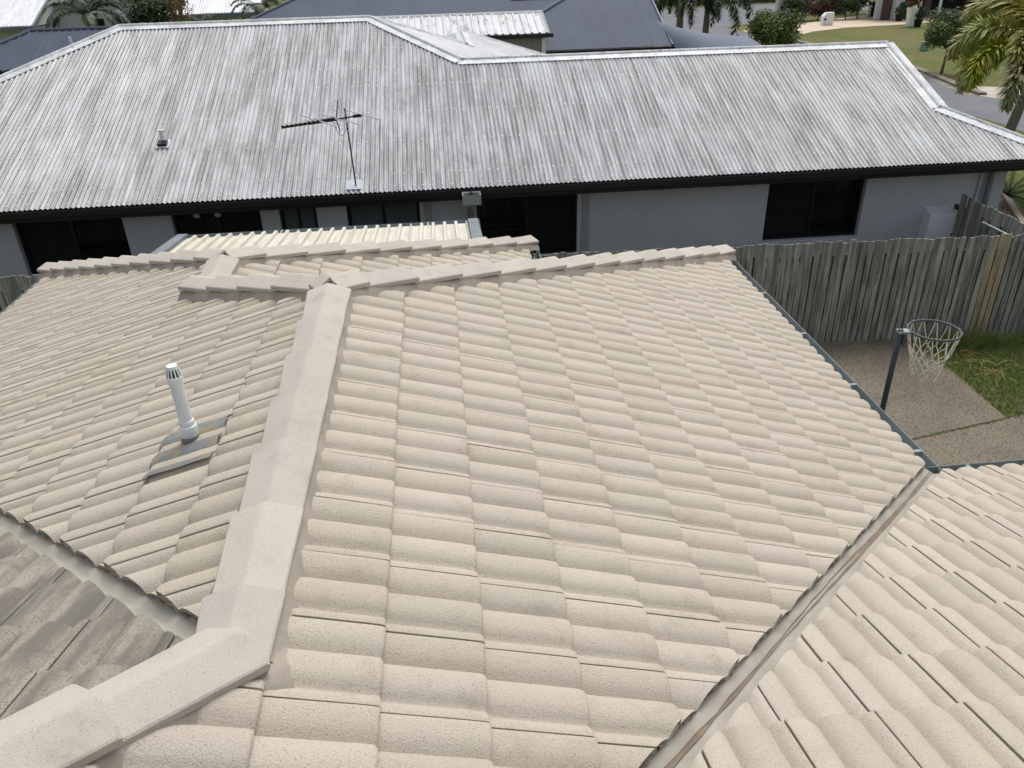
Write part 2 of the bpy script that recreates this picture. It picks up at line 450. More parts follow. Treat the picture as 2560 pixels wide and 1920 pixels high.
# eave gutters
def gutter(a, b, out, mats=GUTTER, parent=None, drop=.125, wd=.145, brackets=True, top=0.0, name='gutter', bm=None):
    a = Vector(a); b = Vector(b); out = Vector(out); ez = Vector((0,0,1)); d = (b-a).normalized()
    mb = MB(); o = top
    prof = [(0,o),(0,o-drop),(wd*.85,o-drop),(wd,o-drop*.55),(wd,o-.012),(wd+.006,o),(wd+.013,o-.003),(wd+.013,o-.016),(wd+.004,o-.018),(wd+.004,o-drop*.55-.003),(wd*.85+.002,o-drop-.004),(-.004,o-drop-.004),(-.004,o)]
    mb.sweep(prof, a, b, out, ez, closed=True, caps=True)
    if parent is None: g = hput(name, mb.mesh(name, mats, True, 30))
    else: g = mb.build(name, mats, parent, True, 30)
    if brackets:
        L = (b-a).length; n = int(L/.95)
        for i in range(n+1):
            q = a + d*(.35+i*.95)
            if (q-a).length > L-.1: break
            mb = MB(); mb.obox(q, d, out, ez, (-.014, .002, o-.009), (.014, wd+.010, o-.003))
            mb.obox(q, d, out, ez, (-.006, -.03, o-.006), (.006, .01, o+.004))
            k = D.objects.new('gutter_bracket', mb.mesh('gutter_bracket', bm or GUTTER)); COL.objects.link(k); k.parent = g
    return g
zg = -WD*T - .075
gi = WD - .032
gutter((gi, YC+gi, zg), (gi, YB+WD+.06, zg), (1,0,0))
gutter((gi+.002, YC+gi, zg+.0015), (9, YC+gi, zg+.0015), (0,1,0))
gutter((-gi, YA+gi, zg), (-gi, YD+WD-S1+.1, zg), (-1,0,0))
gutter((-S1+e5-.045, YB+S1+e5, zg), (-S1+e5-.045, YD+e5+.08, zg), (1,0,0))
gutter((-WD-.05, YD+e5-.045, zg), (-S1+e5+.05, YD+e5-.045, zg), (0,1,0))
gutter((-S1+e5, YB+WD-.045, zg), (WD+.05, YB+WD-.045, zg), (0,1,0))
gutter((-6, YA+gi, zg), (-gi, YA+gi, zg), (0,1,0))
# walls under the eaves
wb = MB(); iw = .50
wb.box((-WD+iw, -3.5, G), (WD-iw, YD+e5-iw, zg-.14)) if False else None
wb.box((-WD+iw, YC, G), (-S1+e5-iw, YD+e5-iw, zg-.15))
wb.box((-S1+e5-iw-.002, YC, G), (WD-iw, YB+WD-iw, zg-.151))
wb.box((WD-iw-.002, YC-3, G), (9, YC+WD-iw, zg-.152))
wb.box((-6, YA-3, G), (-WD+iw+.002, YA+WD-iw, zg-.153))
hput('wall', wb.mesh('wall', RENDER_W))
sf = MB()
sf.box((-WD+.06, YC, zg-.149), (-S1+e5-.06, YD+e5-.06, zg-.140)); sf.box((-S1+e5-.06, YC, zg-.148), (WD-.06, YB+WD-.06, zg-.139)); sf.box((WD-.06, YC-3, zg-.147), (9, YC+WD-.06, zg-.138)); sf.box((-6, YA-3, zg-.146), (-WD+.06, YA+WD-.06, zg-.137))
hput('soffit', sf.mesh('soffit', RENDER_W))

# ------------------------------------------------------------------ vent pipe on the tiles
PVC = mat('white_pvc', lin((226,230,230)), .35, lin((210,216,216)), s=14, spec=.5)
PVC_DARK = mat('vent_slot', lin((40,42,44)), .8)
LEAD = mat('weathered_lead', lin((112,117,116)), .65, lin((136,127,100)), s=9, c3=lin((104,112,116)), s3=14, f3=.36, spec=.5, bump=.15, bs=30, lo=.44, hi=.6)
vp = thing('vent_pipe', 'white plastic vent pipe with slotted cap standing on the left tiled slope', 'vent pipe', (-.507, 1.565, -.18))
b = MB(); b.lathe([(.0285,-.06),(.0285,.30),(.0,.30)], (0,0,0), 20); b.build('pipe', PVC, vp, True, 40)
b = MB(); b.lathe([(.038,.0),(.0405,.004),(.0400,.042),(.0385,.050),(.034,.052),(.033,.075),(.0285,.078)], (0,0,.012), 20); b.build('collar', PVC, vp, True, 40)
b = MB(); b.lathe([(.0285,0),(.0335,.002),(.0340,.034),(.034,.038),(.030,.04)], (0,0,.268), 20); co = b.build('cowl', PVC, vp, True, 40)
b = MB(); b.lathe([(.030,.305),(.020,.343)], (0,0,0), 20); b.build('cowl_inside', PVC_DARK, vp, True)
b = MB()
for k in range(12):
    a = 2*PI*k/12; ca, sa = math.cos(a), math.sin(a)
    b.tube([(.0325*ca,.0325*sa,.303),(.0215*ca,.0215*sa,.346)], .0036, 5)
b.lathe([(.0235,.340),(.0245,.346),(.022,.356),(.0,.360)], (0,0,0), 20)
b.build('cowl_bars', PVC, co, True, 40)
b = MB(); b.lathe([(.026,.03),(.034,.02),(.040,-.01),(.052,-.05)], (0,0,0), 20); b.build('lead_cone', LEAD, vp, True)
# lead sheet dressed over the rolls
b = MB(); nx, ny = 40, 10
m1 = P1.matrix(-(.183+.3*5)-.0, (2+.765+C0)*GA)    # local frame of the slope
def rollz(u):
    u = u % .3
    h = .031
    A = h*max(0, 1-abs((u-.1295)/.0695)**2.9); B = h*max(0, 1-abs((u-.2795)/.0805)**2.9, 1-abs((u+.3-.2795)/.0805)**2.9)
    return max(A, B)
for j in range(ny+1):
    for i in range(nx+1):
        y_ = 1.335 + .38*i/nx; sdist = .388 + .322*j/ny; fr_ = min(1.0, max(0, (sdist/GA-C0-.765)))
        p = P1.o + P1.down*sdist + Vector((0, y_, 0)) + P1.n*(-.052+.007+TH*fr_+rollz(-y_-.183)*.97 + .0015*math.sin(i*1.3+j) - (.012 if j == ny else 0))
        b.v.append(tuple(p - vp.location))
for j in range(ny):
    for i in range(nx):
        q = j*(nx+1)+i; b.f.append((q, q+1, q+nx+2, q+nx+1))
b.build('lead_flashing', LEAD, vp, True)

# ------------------------------------------------------------------ ground
GRASS = mat('grass', (.10,.145,.038), .95, (.16,.15,.065), s=.9, c3=(.045,.075,.02), s3=30, f3=.4, bump=.6, bs=60, bdist=.05, spec=.1)
GRASS_FAR = mat('grass_far', (.100,.125,.036), .95, (.155,.14,.062), s=.35, c3=(.07,.09,.025), s3=6, f3=.42, bump=.5, bs=20, bdist=.06, spec=.1, det=8)
ASPH = mat('asphalt', (.115,.122,.135), .85, (.14,.147,.16), s=.5, c3=(.09,.095,.10), s3=120, f3=.35, bump=.2, bs=200)
CONC = mat('concrete', lin((176,168,156)), .85, lin((158,150,138)), s=1.2, bump=.1, bs=80)
AGG = mat('exposed_aggregate', lin((108,101,88)), .85, lin((124,116,100)), s=1.1, c3=lin((58,52,47)), s3=52, f3=.44, bump=.5, bs=110)
PATHC = mat('beige_drive', lin((196,180,158)), .85, lin((184,168,148)), s=.8)
KERB = mat('kerb_concrete', lin((140,134,124)), .9, lin((108,102,94)), s=3, bump=.2, bs=60)
PINK = mat('pink_paver', lin((176,112,98)), .85, lin((160,100,90)), s=4)
GRAVEL = mat('river_gravel', lin((122,108,90)), .9, lin((90,80,68)), s=5, c3=lin((170,158,140)), s3=26, f3=.4, bump=.8, bs=40)
MOSS = mat('moss', (.05,.075,.02), .95, (.09,.085,.05), s=9)
def sheet(name, pts, z, m):
    b = MB(); b.add([(x, y, z) for x, y in pts], [tuple(range(len(pts)))])
    return b.build(name, m, kind='structure')
sheet('ground', [(-600,-600),(600,-600),(600,900),(-600,900)], G-.03, GRASS_FAR)
sheet('lawn', [(3,-3),(13,-3),(13,9.3),(3,9.3)], G-.012, GRASS)
def slab(name, pts, z, m, th=.1):
    b = MB(); n = len(pts)
    b.add([(x,y,z) for x,y in pts]+[(x,y,z-th) for x,y in pts], [tuple(range(n))]+[(i, i+n, (i+1)%n+n, (i+1)%n) for i in range(n)])
    return b.build(name, m, kind='structure')
slab('patio', [(2.9,5.70),(6.48,6.47),(7.86,6.77),(7.93,8.4),(7.98,8.62),(7.7,9.25),(2.9,9.5)], G+.004, AGG)
slab('patio', [(2.9,-3),(12,-3),(12,7.66),(7.90,6.755),(6.48,6.445),(2.9,5.675)], G+.003, AGG)
b = MB()
for i in range(46):
    t0 = i/46; x0 = 2.9+5.0*t0; y0 = 5.687+1.07*t0*1.0
    x0 = 2.9+4.98*t0; y0 = 5.688+ (6.762-5.688)*t0
    b.box((x0, y0-.014, G-.02), (x0+.12, y0+.012+random.uniform(-.005,.006), G+.006+random.uniform(0,.006)))
b.build('joint_moss', MOSS, kind='stuff')
# street beyond: road as a strip through measured kerb points
road = [(30,13),(24.2,26.5),(21.3,29.8),(23.0,36.6)]
sheet('road', [(14,-30),(19.3,24),(18.4,40),(15.0,52),(8,70),(2,90),(-4,120),(14,120),(18.5,80),(21.6,58.5),(22.2,52),(22.6,46),(23.0,36.6),(22.0,31.3),(21.7,29.0),(24,24),(30,-30)], G-.022, ASPH)
sheet('driveway', [(21.6,58.6),(18.6,76),(60,86),(60,76),(30,66.5)], G-.018, ASPH)
sheet('driveway', [(22.6,50.6),(21.9,56.2),(27.5,59.5),(33,63.4),(38,66),(40,58),(33.5,56.3),(29,55.6),(26,54)], G-.016, PATHC)
sheet('crossover', [(21.7,29.0),(22.4,31.4),(30,27.5),(34,20),(26,20)], G-.017, CONC)
# kerb on the far side of the street
b = MB()
kp = [(21.75,29.2),(22.05,31.3),(22.75,34.5),(23.05,36.6),(22.9,41),(22.65,46),(22.3,50.4)]
for (x0,y0),(x1,y1) in zip(kp[:-1], kp[1:]):
    d = Vector((x1-x0,y1-y0,0)); L = d.length; d.normalize(); nrm = Vector((d.y,-d.x,0))
    b.obox((x0,y0,G-.03), d, nrm, Vector((0,0,1)), (-.01,0,0), (L+.01,.32,.10)); b.obox((x0,y0,G-.03), d, nrm, Vector((0,0,1)), (-.01,-.35,0), (L+.01,0,.012))
b.build('kerb', KERB, kind='structure')
sheet('garden_bed', [(10.6,9.4),(13.0,13.9),(14.1,16.3),(13.2,17.6),(11.2,17.0),(10.6,11.8)], G-.008, GRAVEL)
b = MB()
ep = [(13.0,13.85),(14.15,16.3),(14.3,17.2),(13.2,17.7)]
for (x0,y0),(x1,y1) in zip(ep[:-1], ep[1:]):
    d = Vector((x1-x0,y1-y0,0)); L = d.length; d.normalize(); b.obox((x0,y0,G-.02), d, Vector((d.y,-d.x,0)), Vector((0,0,1)), (0,0,0), (L,.12,.07))
b.build('garden_edging', CONC, kind='structure')
# stones lying in the bed
b = MB()
for i in range(900):
    x = random.uniform(10.7,14); y = random.uniform(11.6,17.2)
    if y < 13.9+(x-13)*2.1 and x > 13: continue
    r = random.uniform(.02,.055); q = [(x+r*random.uniform(.7,1.2)*math.cos(a+.3), y+r*random.uniform(.7,1.2)*math.sin(a+.3), G-.01) for a in (0,1.57,3.14,4.7)]
    n = len(b.v); b.v += q + [(x+random.uniform(-.01,.01), y, G+r*.7)]; b.f += [(n,n+1,n+4),(n+1,n+2,n+4),(n+2,n+3,n+4),(n+3,n,n+4)]
PEB = mat('pebble', lin((168,152,128)), .85, lin((104,92,78)), s=14, rnd=.25, island=True)
b.build('gravel_stones', PEB, kind='stuff')
# grass blades by the hoop, and dry straw
BLADE = mat('grass_blade', (.12,.19,.045), .8, (.175,.19,.065), s=1.3, rnd=.3, island=True, spec=.2)
STRAW = mat('dry_straw', lin((188,166,112)), .9, lin((150,128,84)), s=8)
b = MB()
def blades(n, fn, hmin, hmax):
    for i in range(n):
        x, y, k = fn(); h = random.uniform(hmin, hmax)*k; a = random.uniform(0, 6.28); wdt = .004
        dx, dy = math.cos(a)*wdt, math.sin(a)*wdt; lx, ly = random.gauss(0,.6)*h, random.gauss(0,.6)*h; q = len(b.v)
        b.v += [(x-dx,y-dy,G-.015),(x+dx,y+dy,G-.015),(x+lx,y+ly,G-.01+h)]; b.f.append((q,q+1,q+2))
blades(30000, lambda: (random.uniform(7.86,11.5), random.uniform(6.72,8.95), 1), .03, .065)
def tall():
    x = random.gauss(8.6,.35); y = 8.92-abs(random.gauss(0,.14)); return x, y, 1
blades(1500, tall, .12, .34)
b.build('grass_blades', BLADE, kind='stuff')
b = MB()
for i in range(85):
    x = random.gauss(8.35,.28); y = random.gauss(8.15,.35)
    if random.random() < .12: x, y = random.uniform(7.95, 10), random.uniform(7, 8.8)
    a = random.uniform(0, 6.28); L = random.uniform(.08,.32); bend = random.uniform(-.3,.3)
    b.tube([(x,y,G+.03+random.uniform(0,.03)),(x+L*.5*math.cos(a),y+L*.5*math.sin(a),G+.06),(x+L*math.cos(a+bend),y+L*math.sin(a+bend),G+.03)], .0022, 3, False)
b.build('straw_litter', STRAW, kind='stuff')

# ------------------------------------------------------------------ timber fences
WOOD = mat('weathered_timber', lin((160,161,154)), .92, lin((114,113,107)), s=2.2, stretch=(11,11,.8), c3=lin((70,66,60)), s3=12, f3=.28, rnd=.16, c4=lin((58,55,50)), s4=1.3, f4=.5, bump=.4, bs=50, spec=.15, det=9)
WOOD_NEW = mat('newer_timber', lin((176,166,138)), .9, lin((140,130,104)), s=2, stretch=(9,9,.9), spec=.15)
WOOD_RAIL = mat('rail_timber', lin((78,74,66)), .92, lin((50,46,42)), s=3)
YEL = mat('yellow_paint', lin((245,206,30)), .5)
def paling_mesh(k):
    rr = random.Random(k); mb = MB(); w_ = .089 - rr.uniform(0,.006); h = 1.0; th = .014
    n = 6; off = [rr.uniform(-.0035,.0035) for _ in range(n+1)]; wd = [w_-rr.uniform(0,.006) for _ in range(n+1)]
    for i in range(n+1):
        z = h*i/n; o = off[i]; ww = wd[i]/2; c = rr.uniform(-.003,.003)
        mb.v += [(o-ww,0,z),(o-ww*.3,-.002+c,z),(o+ww*.3,-.002-c,z),(o+ww,0,z),(o+ww,th,z),(o-ww,th,z)]
    for i in range(n):
        for q in range(6):
            a = i*6+q; a2 = i*6+(q+1)%6; mb.f.append((a,a2,a2+6,a+6))
    mb.f += [tuple(range(n*6, n*6+6)), tuple(reversed(range(6)))]
    return mb.mesh('paling', WOOD, False)
PAL = [paling_mesh(k) for k in range(7)]
def fence_y(x): return 9.27 - .045*(x-6)
def paling_fence(f, A, B, h, pitch=.0998, front=-1, new=()):
    A = Vector(A); B = Vector(B); d = (B-A); L = d.length; d.normalize(); ang = math.atan2(d.y, d.x)
    rr = random.Random(5); n = int(L/pitch)
    for i in range(n):
        p = A + d*(i*pitch)
        me = PAL[rr.randrange(7)]
        o = D.objects.new('paling', me); COL.objects.link(o); o.parent = f
        o.location = p - f.location + Vector((0,0,rr.uniform(-.02,.01))); hh = h*(1+rr.uniform(-.006,.008))
        o.rotation_euler = (rr.uniform(-.006,.006), rr.uniform(-.010,.010), ang + (0 if front < 0 else PI)); o.scale = (rr.choice((1,1,.98,-1)), 1, hh)
        if i in new:
            o.material_slots[0].link = 'OBJECT'; o.material_slots[0].material = WOOD_NEW
    nrm = Vector((-d.y, d.x, 0)) * (-front)
    mb = MB()
    for i in range(n-1):
        if abs((A+d*((i+.5)*pitch)).x-5.62) < .34: continue
        w_ = rr.uniform(.024,.034); mb.obox(A - f.location, d, nrm, Vector((0,0,1)), ((i+.5)*pitch-w_,.0145,0), ((i+.5)*pitch+w_,.017,h-.22+rr.uniform(-.06,.04)))
    mb.build('dark_gap_palings', WOOD_RAIL, f, kind='stuff')  # rear layer added in dark timber, colouring the gaps as deep shade
    for z in (.25, h*.52, h-.26):
        mb = MB(); mb.obox(A - f.location, d, nrm, Vector((0,0,1)), (-.05,.018,z-.04), (L+.05,.062,z+.04)); mb.build('rail', WOOD_RAIL, f)
    for k in range(int(L/2.4)+1):
        mb = MB(); mb.obox(A - f.location, d, nrm, Vector((0,0,1)), (k*2.4-.05,.064,-.1), (k*2.4+.05,.16,h-.06)); mb.build('post', WOOD_RAIL, f)
A0 = Vector((-7.5, fence_y(-7.5), G)); B0 = Vector((12.2, fence_y(12.2), G))
bf = thing('boundary_fence', 'long weathered grey timber paling fence between the tiled house and the grey house', 'fence', A0)
n_ = int((8.95+7.5)/.0998)
paling_fence(bf, A0, B0, 1.655, new=(n_, n_+1, n_+2))
sfn = thing('side_fence', 'short dark timber paling fence joining the grey house corner to the boundary fence', 'fence', (9.66, 9.2, G))
paling_fence(sfn, (9.66, 9.2, G), (9.66, 11.45, G), 1.62, pitch=.101, front=1)
yb = MB(); fy = fence_y(6.2)+.072
yb.box((-.28,0,0),(.28,.025,.10)); yb.box((-.28,-.008,.04),(.28,0,.06))
tag(yb.build('yellow_board', YEL, loc=(5.62, fence_y(5.62)+.026, G+1.27)), 'yellow board glimpsed through the gaps between fence palings', 'board')

# galvanised gate frame behind the fence
GALV = mat('galvanised', lin((150,160,158)), .45, lin((110,124,118)), s=8, metal=.6, spec=.5)
gt = thing('metal_gate', 'galvanised tube gate frame standing behind the paling fence at right', 'gate', (9.52, 9.5, G))
for nm, p0, p1 in (('top_rail',(0,0,1.40),(0,.95,1.40)),('stile',(0,.95,.05),(0,.95,1.40)),('stile',(0,0,.05),(0,0,1.40)),('bottom_rail',(0,0,.08),(0,.95,.08))):
    b = MB(); b.tube([p0,p1], .021, 8); b.build(nm, GALV, gt, True, 40)
b = MB(); b.box((.02,.93,1.10),(.10,1.02,1.13)); b.box((.02,.93,1.16),(.10,1.02,1.18)); b.build('latch', GALV, gt)
b = MB()
for k in range(19): b.tube([(0,.05*k+.02,.08),(0,.05*k+.02,1.38)], .0025, 4, False)
b.build('mesh_infill', GALV, gt)

# ------------------------------------------------------------------ netball hoop
POLE = mat('powder_coat', lin((62,72,84)), .5, lin((48,56,66)), s=6, bump=.05)
RING = mat('ring_steel', lin((66,68,76)), .5)
NET = mat('net_cord', lin((208,206,190)), .8, lin((180,178,160)), s=20)
NP = Vector((3.985, 3.52, G))
hp = thing('netball_hoop', 'dark metal netball post with ring and white net beside the roof gutter', 'netball hoop', NP)
b = MB(); b.tube([(0,0,0),(0,0,3.06)], .0205, 12); b.build('pole', POLE, hp, True, 40)
b = MB(); b.lathe([(.25,0),(.25,.03),(.04,.05),(.03,.1)], (0,0,0), 16); b.build('base', POLE, hp, True, 40)
rc = Vector((4.232,3.495,-.893)) - NP; RR = .180
dirv = Vector((rc.x, rc.y, 0)).normalized(); sdv = Vector((-dirv.y, dirv.x, 0))
b = MB(); ring = [rc + (dirv*math.cos(a)+sdv*math.sin(a))*RR for a in [2*PI*k/40 for k in range(41)]]
b.tube(ring, .0095, 8, False); b.build('ring', RING, hp, True)
b = MB(); e = rc - dirv*RR
b.obox((0,0,rc.z), dirv, sdv, Vector((0,0,1)), (-.02,-.032,-.012), ((e.xy.length),.032,.004))
br = b.build('bracket', GALV, hp)
b = MB(); b.obox((0,0,rc.z), dirv, sdv, Vector((0,0,1)), (.024,-.02,-.11), (.04,.02,-.012)); b.tube([Vector((0,0,rc.z-.10))+dirv*.03, rc + dirv*(-.02) + Vector((0,0,-.06)) + sdv*-.06, rc + dirv*.03 + Vector((0,0,-.055))], .005, 5); b.build('brace', RING, br)
b = MB(); ns = 12
def npos(k, lv, half=0):
    a = 2*PI*(k+half)/ns; prof = [(.178,-.008),(.150,-.17),(.126,-.215),(.112,-.26),(.102,-.305),(.095,-.35),(.09,-.39)]
    r, z = prof[lv]; return rc + (dirv*math.cos(a)+sdv*math.sin(a))*r + Vector((.006*math.sin(5*a+lv), .006*math.cos(3*a+lv), z + .006*math.sin(7*a)))
for k in range(ns):
    for sgn in (-.5, .5):
        a = 2*PI*(k+sgn*.16)/ns; top = rc + (dirv*math.cos(a)+sdv*math.sin(a))*RR + Vector((0,0,-.008))
        b.tube([top, npos(k, 1, sgn)], .0044, 4, False)
    a0 = [rc + (dirv*math.cos(2*PI*(k+q)/ns)+sdv*math.sin(2*PI*(k+q)/ns))*(RR+.002) + Vector((0,0,zz)) for q, zz in ((-.08,-.008),(0,.013),(.08,-.008))]
    b.tube(a0, .0044, 4, False)
    for lv in range(1, 6):
        h0 = .5 if lv % 2 else 0.0
        b.tube([npos(k, lv, h0), npos(k, lv+1, h0-.5)], .0042, 4, False); b.tube([npos(k, lv, h0), npos(k, lv+1, h0+.5)], .0042, 4, False)
b.build('net', NET, hp)

# ------------------------------------------------------------------ the neighbour's metal-roofed house
def metal_mat(name, base, chalk, streak, rough=.38, st=(9,.28,.28), spec=.55, fine=.35):
    """weathered steel roofing: chalky patches, lichen flecks and dirt streaks that follow the fall of the sheets"""
    m = mat(name, base, rough, chalk, s=1.6, det=12, lo=.34, hi=.78, spec=spec, stretch=(7,.5,.5) if st[0] > st[1] else (.5,7,.5))
    t = m.node_tree; N = t.nodes; L = t.links; bsdf = N['Principled BSDF']; src = bsdf.inputs['Base Color'].links[0].from_socket
    g = N.new('ShaderNodeNewGeometry')
    def nz(scale, vec, d=6, r=.6):
        mp = N.new('ShaderNodeVectorMath'); mp.operation = 'MULTIPLY'; mp.inputs[1].default_value = vec; L.new(g.outputs['Position'], mp.inputs[0])
        n = N.new('ShaderNodeTexNoise'); n.inputs['Scale'].default_value = scale; n.inputs['Detail'].default_value = d; n.inputs['Roughness'].default_value = r
        L.new(mp.outputs[0], n.inputs['Vector']); return n.outputs['Fac']
    def ramp(v, a, b):
        r = N.new('ShaderNodeMapRange'); r.interpolation_type = 'SMOOTHSTEP'; r.inputs[1].default_value = a; r.inputs[2].default_value = b; L.new(v, r.inputs[0]); return r.outputs[0]
    def mx(f, a, b, k=1.0):
        mm_ = N.new('ShaderNodeMath'); mm_.operation = 'MULTIPLY'; mm_.inputs[1].default_value = k; L.new(f, mm_.inputs[0])
        n = N.new('ShaderNodeMix'); n.data_type = 'RGBA'; L.new(mm_.outputs[0], n.inputs['Factor']); L.new(a, n.inputs[6])
        n.inputs[7].default_value = (*b, 1); return n.outputs[2]
    c = mx(ramp(nz(1.1, (st[0]*.8, st[1]*.7, st[2]*.7), 6), .56, .66), src, streak, .38)
    c = mx(ramp(nz(2.2, st, 8), .55, .68), c, streak, .68)              # dirt streaks
    c = mx(ramp(nz(3.1, (st[0]*1.4, st[1]*1.2, st[2]*1.2), 8), .56, .72), c, chalk, .9)   # chalk runs
    c = mx(ramp(nz(20, (1,1,1), 4, .6), .58, .68), c, streak, fine)         # flecks
    c = mx(ramp(nz(21, (1,.6,.6), 6, .75), .60, .68), c, tuple(min(1, q*1.25) for q in chalk), .7)
    c = mx(ramp(nz(1.3, tuple(.4 if q == min(st) else 1.1 for q in st), 7), .50, .68), c, chalk, .6)
    c = mx(ramp(nz(1.0, tuple(.55 if q == min(st) else 1.6 for q in st), 7, .65), .53, .70), c, streak, .5)
    L.new(c, bsdf.inputs['Base Color']); return m
IRON = metal_mat('weathered_iron', lin((112,115,117)), lin((180,184,186)), lin((70,68,66)))
IRON_X = metal_mat('weathered_iron_side', lin((160,163,166)), lin((196,201,204)), lin((118,116,116)), st=(.45,5,.45))
IRON_CAP = mat('pale_sheen_capping', lin((176,180,181)), .5, lin((206,210,211)), s=3, c3=lin((112,112,110)), s3=14, f3=.37, spec=.5)  # pale base puts the grazing sky sheen into the colour; darker flecks over it
BLACK = mat('black_steel', lin((17,19,25)), .35, spec=.4)
WALLG = mat('grey_render', lin((184,186,192)), .9, lin((177,180,186)), s=1.3, bump=.12, bs=160, spec=.2)
TRIM = mat('grey_trim', lin((150,152,150)), .6)
PIPE = mat('grey_pipe', lin((118,122,130)), .5, spec=.4)
FRAME = mat('black_frame', lin((20,21,26)), .4)
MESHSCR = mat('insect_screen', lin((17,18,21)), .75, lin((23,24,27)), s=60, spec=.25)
PANE = mat('tinted_pane', lin((12,13,17)), .1, spec=.3)
BLIND = mat('slat_blind', lin((92,98,98)), .6, lin((80,86,86)), s=40)
SCREW = mat('screw_cap', lin((214,216,214)), .35, spec=.6)

TN = .385; YE = 11.08; ZE = -1.69; NCS = 1/math.sqrt(1+TN*TN)
XL = -11.08; XR = 11.26
nh = thing('grey_house', 'grey rendered house with long corrugated metal roof and black gutter behind the fence', 'house', (0, YE, G))
NL = nh.location.copy()
def npart(name, mb, m, smooth=False, angle=None, kind=None, parent=None):
    for i, v in enumerate(mb.v): mb.v[i] = (v[0]-NL.x, v[1]-NL.y, v[2]-NL.z)
    return mb.build(name, m, parent or nh, smooth, angle, kind)
def corrugated(lo, hi, u0, u1, P, up, m, sheet_w=.762, pitch=.0762, amp=.012, name='roof_sheet', per=8, kind=None):
    """sheets from u0 to u1; lo(u), hi(u): plan distances up the slope; P(u, d): plan point and height; up: normal"""
    n = max(1, int(round((u1-u0)/sheet_w)))
    for k in range(n):
        a = u0+(u1-u0)*k/n; b2 = u0+(u1-u0)*(k+1)/n; cols = max(2, int((b2-a)/pitch*per))
        mb = MB(); q = 0; lift = .0025 if k % 2 else 0; prev = False
        for i in range(cols+1):
            u = a+(b2-a)*i/cols + (.012 if i == cols else 0)
            l, h = lo(u), hi(u)
            if h - l < .01: prev = False; continue
            z = amp*math.cos(2*PI*u/pitch) + lift
            for d in (l, h):
                p = P(u, d) + up*z; mb.v.append(tuple(p))
            if prev: mb.f.append((q-2, q, q+1, q-1))
            prev = True; q += 2
        if mb.f: npart(name, mb, m, True, kind=kind)
UPF = (Vector((0,-TN,1))).normalized()
def PF(u, d): return Vector((u, YE+d, ZE+d*TN))
def top_front(x):
    if x < -5.56: return max(0, x-XL)
    if x < -.56: return 5.52
    if x < 1.20: return 5.52-(x+.56)
    if x < 9.68: return 3.76
    return max(0, XR-x)
corrugated(lambda u: 0, top_front, XL, XR, PF, UPF, IRON)
# gable rise at the right end, hip below it
UPX = Vector((TN,0,1)).normalized()
corrugated(lambda u: 0, lambda u: max(0, min(1.57, min(u-YE, 18.6-u))), YE, 18.6, lambda u, d: Vector((XR-d, u, ZE+d*TN)), UPX, IRON_X)
UPB = Vector((0,TN,1)).normalized()
# rear slope of the right part and of the left part
def rear_r(u): return 3.76 if u > 1.2 else max(0, 3.76-(1.2-u))
corrugated(lambda u: max(0, (4.97-u) if u < 4.97 else 0), lambda u: 3.76 if u < 9.68 else max(0, XR-u), 1.3, XR, lambda u, d: Vector((u, 18.60-d, ZE+d*TN)), UPB, IRON)
corrugated(lambda u: 0, lambda u: max(0, min(5.52, u-XL, (.56+5.52-.56)-(u+.56)+0)), XL, 1.45, lambda u, d: Vector((u, 22.12-d, ZE+d*TN)), UPB, IRON)
# right-facing slope of the left part, running back into the rear wing
def lo_x(y): return max(0, (18.6-y) if y < 18.6 else (y-25.49+0 if y > 25.49 else 0))
def hi_x(y):
    if y < 16.6: return 5.53-(16.6-y)
    if y < 18.64: return 5.53-(y-16.6)
    if y < 22.0: return 3.49
    return max(0, 3.49-(y-22.0))
corrugated(lo_x, hi_x, 14.85, 25.4, lambda u, d: Vector((4.97-d, u, ZE+d*TN)), UPX, IRON_X)
UPXL = Vector((-TN,0,1)).normalized()
corrugated(lambda y: max(0, 22.12-y, y-25.49), lambda y: max(0, min(3.49, 3.49-(y-22.0))), 18.64, 25.4, lambda u, d: Vector((-2.01+d, u, ZE+d*TN)), UPXL, IRON_X)
corrugated(lambda y: 0, lambda y: max(0, min(5.52, y-YE, 22.12-y)), YE, 22.1, lambda u, d: Vector((XL+d, u, ZE+d*TN)), UPXL, IRON_X)
corrugated(lambda u: 0, lambda u: max(0, min(3.49, u+2.01, 4.97-u)), -2.01, 4.97, lambda u, d: Vector((u, 25.49-d, ZE+d*TN)), UPB, IRON)
# gable infill at the right
b = MB(); b.add([(9.68,12.65,ZE+1.57*TN),(9.68,14.84,ZE+3.76*TN),(9.68,17.03,ZE+1.57*TN)], [(0,1,2)]); npart('gable_infill', b, WALLG)
# cappings
def capping(a, b_, wl=.17, n1=None, n2=None, roll=.028):
    a = Vector(a); b_ = Vector(b_); d = (b_-a).normalized(); ex = d.cross(Vector((0,0,1))).normalized(); ez = ex.cross(d).normalized()
    s1 = n1 if n1 is not None else TN; s2 = n2 if n2 is not None else s1
    pr = [(-wl,-wl*s1+.012),(-wl,-wl*s1+.020),(-.035,-.035*s1+.020),(-roll,.024),(-roll*.5,.045),(0,.052),(roll*.5,.045),(roll,.024),(.035,-.035*s2+.020),(wl,-wl*s2+.020),(wl,-wl*s2+.012)]
    mb = MB(); k = max(1, int((b_-a).length/2.4))
    for i in range(k):
        mb.sweep(pr, a+(b_-a)*(i/k)+ez*(.0015*(i%2)), a+(b_-a)*((i+1)/k)+d*(.03 if i < k-1 else 0)+ez*(.0015*(i%2)), ex, ez)
    return npart('ridge_capping', mb, IRON_CAP, True, 40)
ZL = ZE+5.52*TN; ZR = ZE+3.76*TN
hs_ = TN/math.sqrt(2)
capping((-5.56,16.6,ZL), (-.56,16.6,ZL)); capping((1.15,14.84,ZR), (9.72,14.84,ZR))
